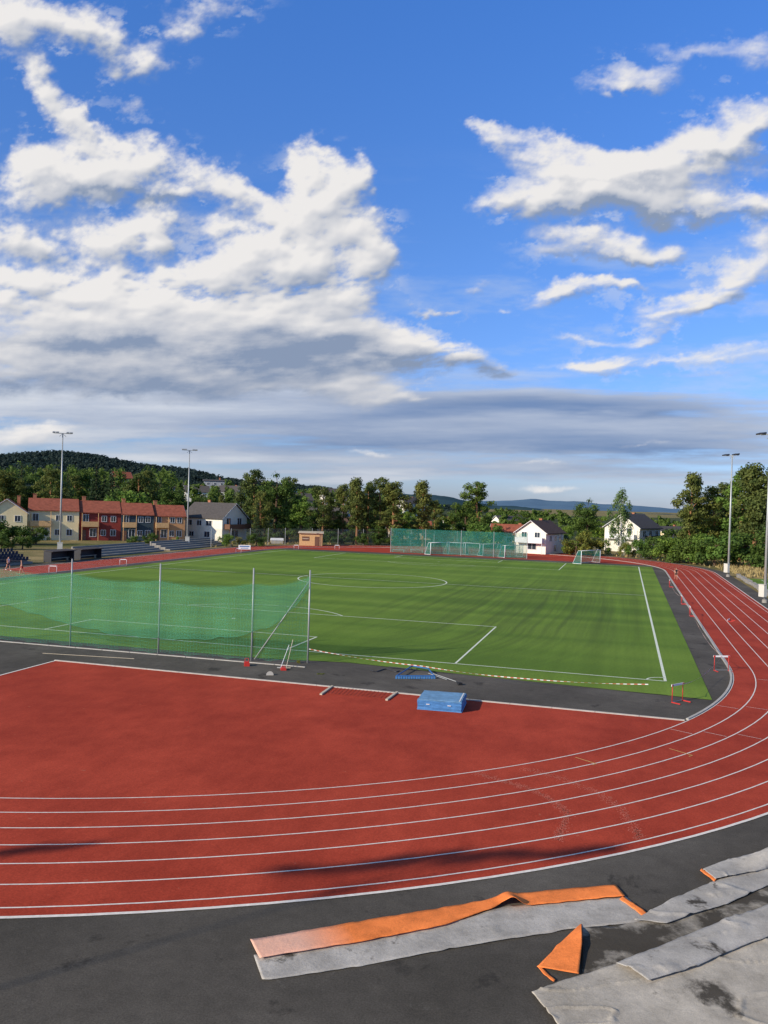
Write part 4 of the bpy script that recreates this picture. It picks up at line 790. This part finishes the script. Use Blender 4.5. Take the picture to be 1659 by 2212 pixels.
# ------------------------------------------------------------ sky clouds
def clouds():
    ss=np.linspace(-.70,.70,1080); tt=np.linspace(-.01,.74,580); S,Tt=np.meshgrid(ss,tt)
    a=S*Rv.x+Rv.y+Tt*Rv.z; b=S*Uv.x+Uv.y+Tt*Uv.z; c=S*Fv.x+Fv.y+Tt*Fv.z
    px=CX+f_*a/c; py=CY-f_*b/c
    k=np.interp(py,[0,500,750,1000],[1.,1.,.6,.3])
    w1=fbm(px/110+40,py/90+40,8,100,.62)-.5; w2=fbm(px/110+90,py/90+10,8,200,.62)-.5
    X=px+w1*130*k; Y=py+w2*105*k
    def ells(L,sh=.9):
        D=np.zeros_like(px)
        for cx,cy,rx,ry,rot,w in L:
            t=math.radians(rot); dx=X-cx; dy=Y-cy; u=(dx*math.cos(t)+dy*math.sin(t))/rx; v=(-dx*math.sin(t)+dy*math.cos(t))/ry; D+=w*np.exp(-(u*u+v*v)*sh)
        return D
    EL=[(90,35,130,42,10,.95),(20,60,50,50,0,.7),(225,100,90,38,30,.95),(325,115,42,45,0,.7),(470,15,100,38,0,.9),(410,70,35,30,0,.7),(120,235,34,64,-25,.85),(155,285,32,42,-20,.7),(80,150,60,34,30,.7),(285,235,34,24,0,.5),
    (55,350,50,42,0,.8),(125,370,85,52,0,1.05),(110,430,70,28,0,.85),(240,395,105,50,10,1.05),(310,350,100,38,0,.95),(390,395,66,26,10,.8),(500,400,80,30,22,.9),(345,480,50,44,-20,1.05),(300,520,58,28,-10,.95),(210,515,66,26,10,.85),(40,500,85,32,18,.9),(130,550,110,26,10,.8),(490,495,60,36,0,.95),(560,520,40,50,0,.7),
    (670,360,34,36,0,.95),(750,380,38,36,0,1.),(715,405,44,38,0,.95),(620,455,60,40,0,1.05),(690,450,56,50,0,1.05),(785,500,50,50,0,1.2),(800,560,44,44,0,1.05),(640,530,85,60,0,1.2),(700,600,80,54,0,1.1),(600,590,95,48,0,1.),(740,660,60,34,0,.8),
    (470,580,52,36,0,1.1),(360,600,85,28,0,.9),(60,610,80,28,10,.85),(180,640,130,34,8,.95),(400,660,230,54,6,1.15),(150,710,300,64,4,1.1),(560,710,190,50,6,1.15),(700,740,160,40,5,1.05),(870,758,90,28,4,1.1),(150,800,420,54,2,1.05),(520,795,270,40,0,.95),(760,835,95,22,10,.95),(830,868,95,16,0,.75),
    (1140,340,66,36,10,1.),(1200,330,90,36,20,1.),(1280,360,120,36,5,.95),(1400,350,130,32,-8,.9),(1520,315,130,44,-18,1.),(1630,260,80,46,-25,1.),(1120,445,80,22,8,.8),(1210,415,120,34,5,1.),(1330,415,130,30,3,.95),(1430,435,140,34,0,1.),(1560,445,120,34,-5,.9),(1400,390,220,20,-8,.75),(1240,510,95,22,5,.9),(1330,535,120,28,3,1.),(1220,555,90,14,0,.7),(1420,550,60,14,0,.6),(1640,460,60,30,0,.6),(1065,272,46,16,8,1.05),
    (1370,155,95,28,-8,.75),(1310,185,66,17,0,.5),(1420,185,60,14,0,.4),(1500,95,120,20,5,.5),(1640,110,56,40,-30,.55),(1200,645,75,19,-8,.85),(1280,622,66,17,-5,.9),(1370,612,56,11,-5,.7),(1450,655,76,24,-15,.95),(1530,640,66,24,-20,.9),(1420,715,50,17,-15,.9),(1390,745,34,10,-10,.7),(1610,590,76,30,-25,.95),(1640,550,56,17,-10,.8),(1640,515,46,17,0,.8),(1560,620,60,14,-10,.7),
    (1280,733,66,9,5,.8),(1310,785,50,17,-12,1.),(1260,795,34,10,0,.7),(1020,625,38,12,0,.75),(920,680,34,9,5,.7),(955,685,16,7,0,.65),(990,692,14,6,0,.55),(1090,677,18,7,0,.55),(1000,770,54,16,5,.85),(1062,797,38,15,0,1.),(1185,1057,76,8,2,.9),(1400,785,270,9,-4,.6),(1560,765,150,11,-6,.65),(1520,800,160,8,-3,.5),(40,945,95,26,0,.8),(100,930,66,18,0,.6),(800,980,56,7,8,.6),(1170,1000,100,8,0,.5),(1400,960,120,8,0,.4)]
    D=1.1*(1-np.exp(-ells(EL,.75)*1.1))
    sc=np.interp(py,[0,600,1050],[1,.85,.35]); n=fbm(px/85/sc+30,py/62/sc+60,9,300,.62); bil=1-np.abs(fbm(px/60/sc+10,py/48/sc+10,7,340,.58)*2-1)
    wsp=fbm(px/150+13,py/38+27,8,320,.62)
    bank=smooth((py-620)/110)*smooth((960-px)/150); rgt=smooth((px-950)/150)
    nst=fbm(px/200+3,py/42+8,8,360,.62)
    nn=n*(1-.6*bank-.5*rgt)+nst*.6*bank+wsp*.5*rgt
    D2=D*(.02+1.35*nn+.30*bil*(1-bank*.6)+.30*bank)
    al=smooth((D2-.28)/(.52+.10*rgt))
    def sh(A,dx,dy): return np.roll(np.roll(A,dy,0),dx,1)
    def blur(A,r):
        for _ in range(2):
            for ax in (0,1):
                cs=np.cumsum(np.concatenate([np.repeat(np.take(A,[0],ax),r+1,ax),A,np.repeat(np.take(A,[-1],ax),r,ax)],ax),ax)
                A=(np.take(cs,range(2*r+1,cs.shape[ax]),ax)-np.take(cs,range(0,cs.shape[ax]-2*r-1),ax))/(2*r+1)
        return A
    b1=blur(D2,1); b2=blur(D2,4); b3=blur(D2,12)
    g1=b1-sh(b1,2,-3); g2=b2-sh(b2,6,-8); g3=b3-sh(b3,14,-20)
    DK=[(480,765,420,30,4,.6),(680,735,200,26,6,.6),(860,775,100,16,4,.7),(120,830,380,34,0,.45),(120,735,220,20,4,.35),(1290,458,260,18,3,.75),(1500,470,150,14,0,.6),(1300,395,220,10,0,.3),(1290,562,150,10,3,.6),(1062,797,50,18,0,.95),(1020,628,50,14,0,.9),(920,682,60,14,0,.9),(1000,775,60,14,0,.8),(1240,652,120,10,0,.6),(50,530,140,20,10,.4),(280,425,240,14,8,.5),(330,440,100,12,0,.3),(650,650,130,30,0,.3),(1560,340,160,14,-15,.5),(1600,625,80,12,0,.5),(240,130,130,16,30,.35),(1470,675,90,10,-15,.4)]
    dk=ells(DK,1.)
    lit=.77+1.0*np.clip(g1,-.15,.2)+1.25*np.clip(g2,-.25,.25)*(1-.5*bank)+.9*g3*(1-.5*bank)-1.0*dk*(.35+1.0*nst)-.6*bank*(nst-.28)-.10*smooth((D2-.9)/.4)-.45*(1-al)*(1-bank)*.6
    lit=np.clip(lit,0,1)
    br=np.array([.85,.83,.82]); dr=np.array([.25,.32,.46]); col=dr+(br-dr)*lit[...,None]
    wz=smooth((fbm(px/330+60,py/70+20,8,500,.62)-.44)/.3)*smooth((py-280)/450)*.42*np.interp(px,[0,900,1100,1659],[1,.6,.9,1])
    # thin ragged scraps torn off the bigger clouds
    scr=smooth((fbm(px/60+71,py/36+33,9,540,.66)-.56)/.18)*smooth((blur(D,18)-.08)/.4)*.5*(1-al); 
    st=fbm(px/380+7,py/26+9,8,400,.6); st2=fbm(px/500+3,py/60+9,6,440,.58); yy=py+(st2-.5)*60
    def e2(L): 
        s=0
        for cx,cy,rx,ry,w in L: s=s+w*np.exp(-(((px-cx)/rx)**2+((yy-cy)/ry)**2))
        return s
    E2=e2(((1180,868,340,24,1.25),(980,880,160,32,.6),(900,925,420,34,1.),(500,880,520,40,.85),(250,860,400,44,.95),(600,965,500,30,.65),(1250,940,420,34,1.05),(1300,1010,600,34,.8),(1560,900,260,24,.55),(150,950,260,30,.35),(800,1020,500,20,.4)))
    env=smooth((py-770)/90)*(1-.6*smooth((py-1040)/70)); 
    sa=np.clip(env*smooth((st*.95+.40*E2-.42)/.42),0,1)*.9
    EL2=e2(((1180,868,340,22,1.1),(960,895,260,28,.85),(900,950,500,34,.45),(450,915,420,20,.35),(1250,950,420,30,.65),(1300,1010,500,20,.3)))
    sl=np.clip(.66-.55*EL2*(.5+.9*st)+.8*(st2-.5)+np.interp(px,[0,500],[.15,0])+.9*(st-.5),0,1)
    d0=np.array([.17,.25,.43]); scol=d0+(np.array([.66,.69,.75])-d0)*sl[...,None]
    A=al+sa*(1-al); cc=col*al[...,None]+scol*(sa*(1-al))[...,None]; cc=cc+np.array([.66,.70,.78])*(scr*(1-A))[...,None]; A=A+scr*(1-A); cc=cc+np.array([.55,.63,.75])*(wz*(1-A))[...,None]; A=A+wz*(1-A); colr=cc/np.maximum(A,1e-4)[...,None]
    edge=smooth((.70-np.abs(S))/.06)*smooth((.74-Tt)/.05)*smooth((Tt+.01)/.02); A=A*edge
    Dn=np.stack([S,np.ones_like(S),Tt],-1); Dn/=np.linalg.norm(Dn,axis=-1)[...,None]; V=(Dn*14000).reshape(-1,3); V[:,2]+=CH
    n_=len(ss); i=np.arange(len(tt)-1)[:,None]*n_+np.arange(n_-1)[None]; Q=np.stack([i,i+1,i+n_+1,i+n_],-1).reshape(-1,4)
    m=bpy.data.materials.new('cloud_layer'); m.use_nodes=True; nt=m.node_tree; nt.nodes.clear()
    at=N(nt,'ShaderNodeAttribute',attribute_name='cloud'); em=N(nt,'ShaderNodeEmission'); tr=N(nt,'ShaderNodeBsdfTransparent'); mx=N(nt,'ShaderNodeMixShader'); out=N(nt,'ShaderNodeOutputMaterial')
    nt.links.new(at.outputs['Color'],em.inputs[0]); nt.links.new(at.outputs['Alpha'],mx.inputs[0]); nt.links.new(tr.outputs[0],mx.inputs[1]); nt.links.new(em.outputs[0],mx.inputs[2]); nt.links.new(mx.outputs[0],out.inputs[0])
    m.cycles.emission_sampling='NONE'
    me=npmesh('sky',V,Q,m,True); ca=me.color_attributes.new('cloud','FLOAT_COLOR','POINT'); ca.data.foreach_set('color',np.concatenate([colr,A[...,None]],-1).astype(np.float32).ravel())
    tag(obj('sky',me),kind='structure')
clouds()
# ------------------------------------------------------------ light
SD=Vector((-.82,-.57,.445)).normalized()
w=bpy.data.worlds.new('World'); SC.world=w; w.use_nodes=True; nt=w.node_tree; bg=nt.nodes['Background']
sk=N(nt,'ShaderNodeTexSky',sky_type='NISHITA'); sk.sun_disc=False; sk.sun_elevation=math.asin(SD.z); sk.sun_rotation=math.atan2(SD.x,SD.y)%(2*math.pi)
sk.air_density=1.; sk.dust_density=.6; sk.ozone_density=2.5; sk.altitude=100
tc_=N(nt,'ShaderNodeTexCoord'); sz=N(nt,'ShaderNodeSeparateXYZ'); nt.links.new(tc_.outputs['Generated'],sz.inputs[0])
tint=ramp(nt,sz.outputs[2],[(0,(.27,.32,.52)),(.1,(.26,.345,.56)),(.31,(.26,.40,.64)),(.53,(.25,.47,.80)),(.68,(.40,.40,.34)),(1.,(.42,.38,.30))])
c1=mixc(nt,1.,sk.outputs[0],tint,'MULTIPLY'); vs=N(nt,'ShaderNodeVectorMath',operation='SCALE'); vs.inputs['Scale'].default_value=2.2; nt.links.new(c1,vs.inputs[0])
nt.links.new(vs.outputs[0],bg.inputs[0]); bg.inputs[1].default_value=.13
l=bpy.data.lights.new('sun','SUN'); l.energy=5.; l.angle=math.radians(.5); l.color=(1,.88,.70); lo=bpy.data.objects.new('sun',l); C.objects.link(lo); lo.rotation_euler=SD.to_track_quat('Z','Y').to_euler()
SC.view_settings.view_transform='Standard'; SC.view_settings.look='None'; SC.view_settings.exposure=0
cam=bpy.data.cameras.new('camera'); co=bpy.data.objects.new('camera',cam); C.objects.link(co); cam.sensor_fit='VERTICAL'; cam.sensor_height=24; cam.lens=24*f_/2212; cam.clip_end=30000; cam.clip_start=.1
Mx=Matrix((( Rv.x,Uv.x,-Fv.x,0),(Rv.y,Uv.y,-Fv.y,0),(Rv.z,Uv.z,-Fv.z,CH),(0,0,0,1))); co.matrix_world=Mx; SC.camera=co
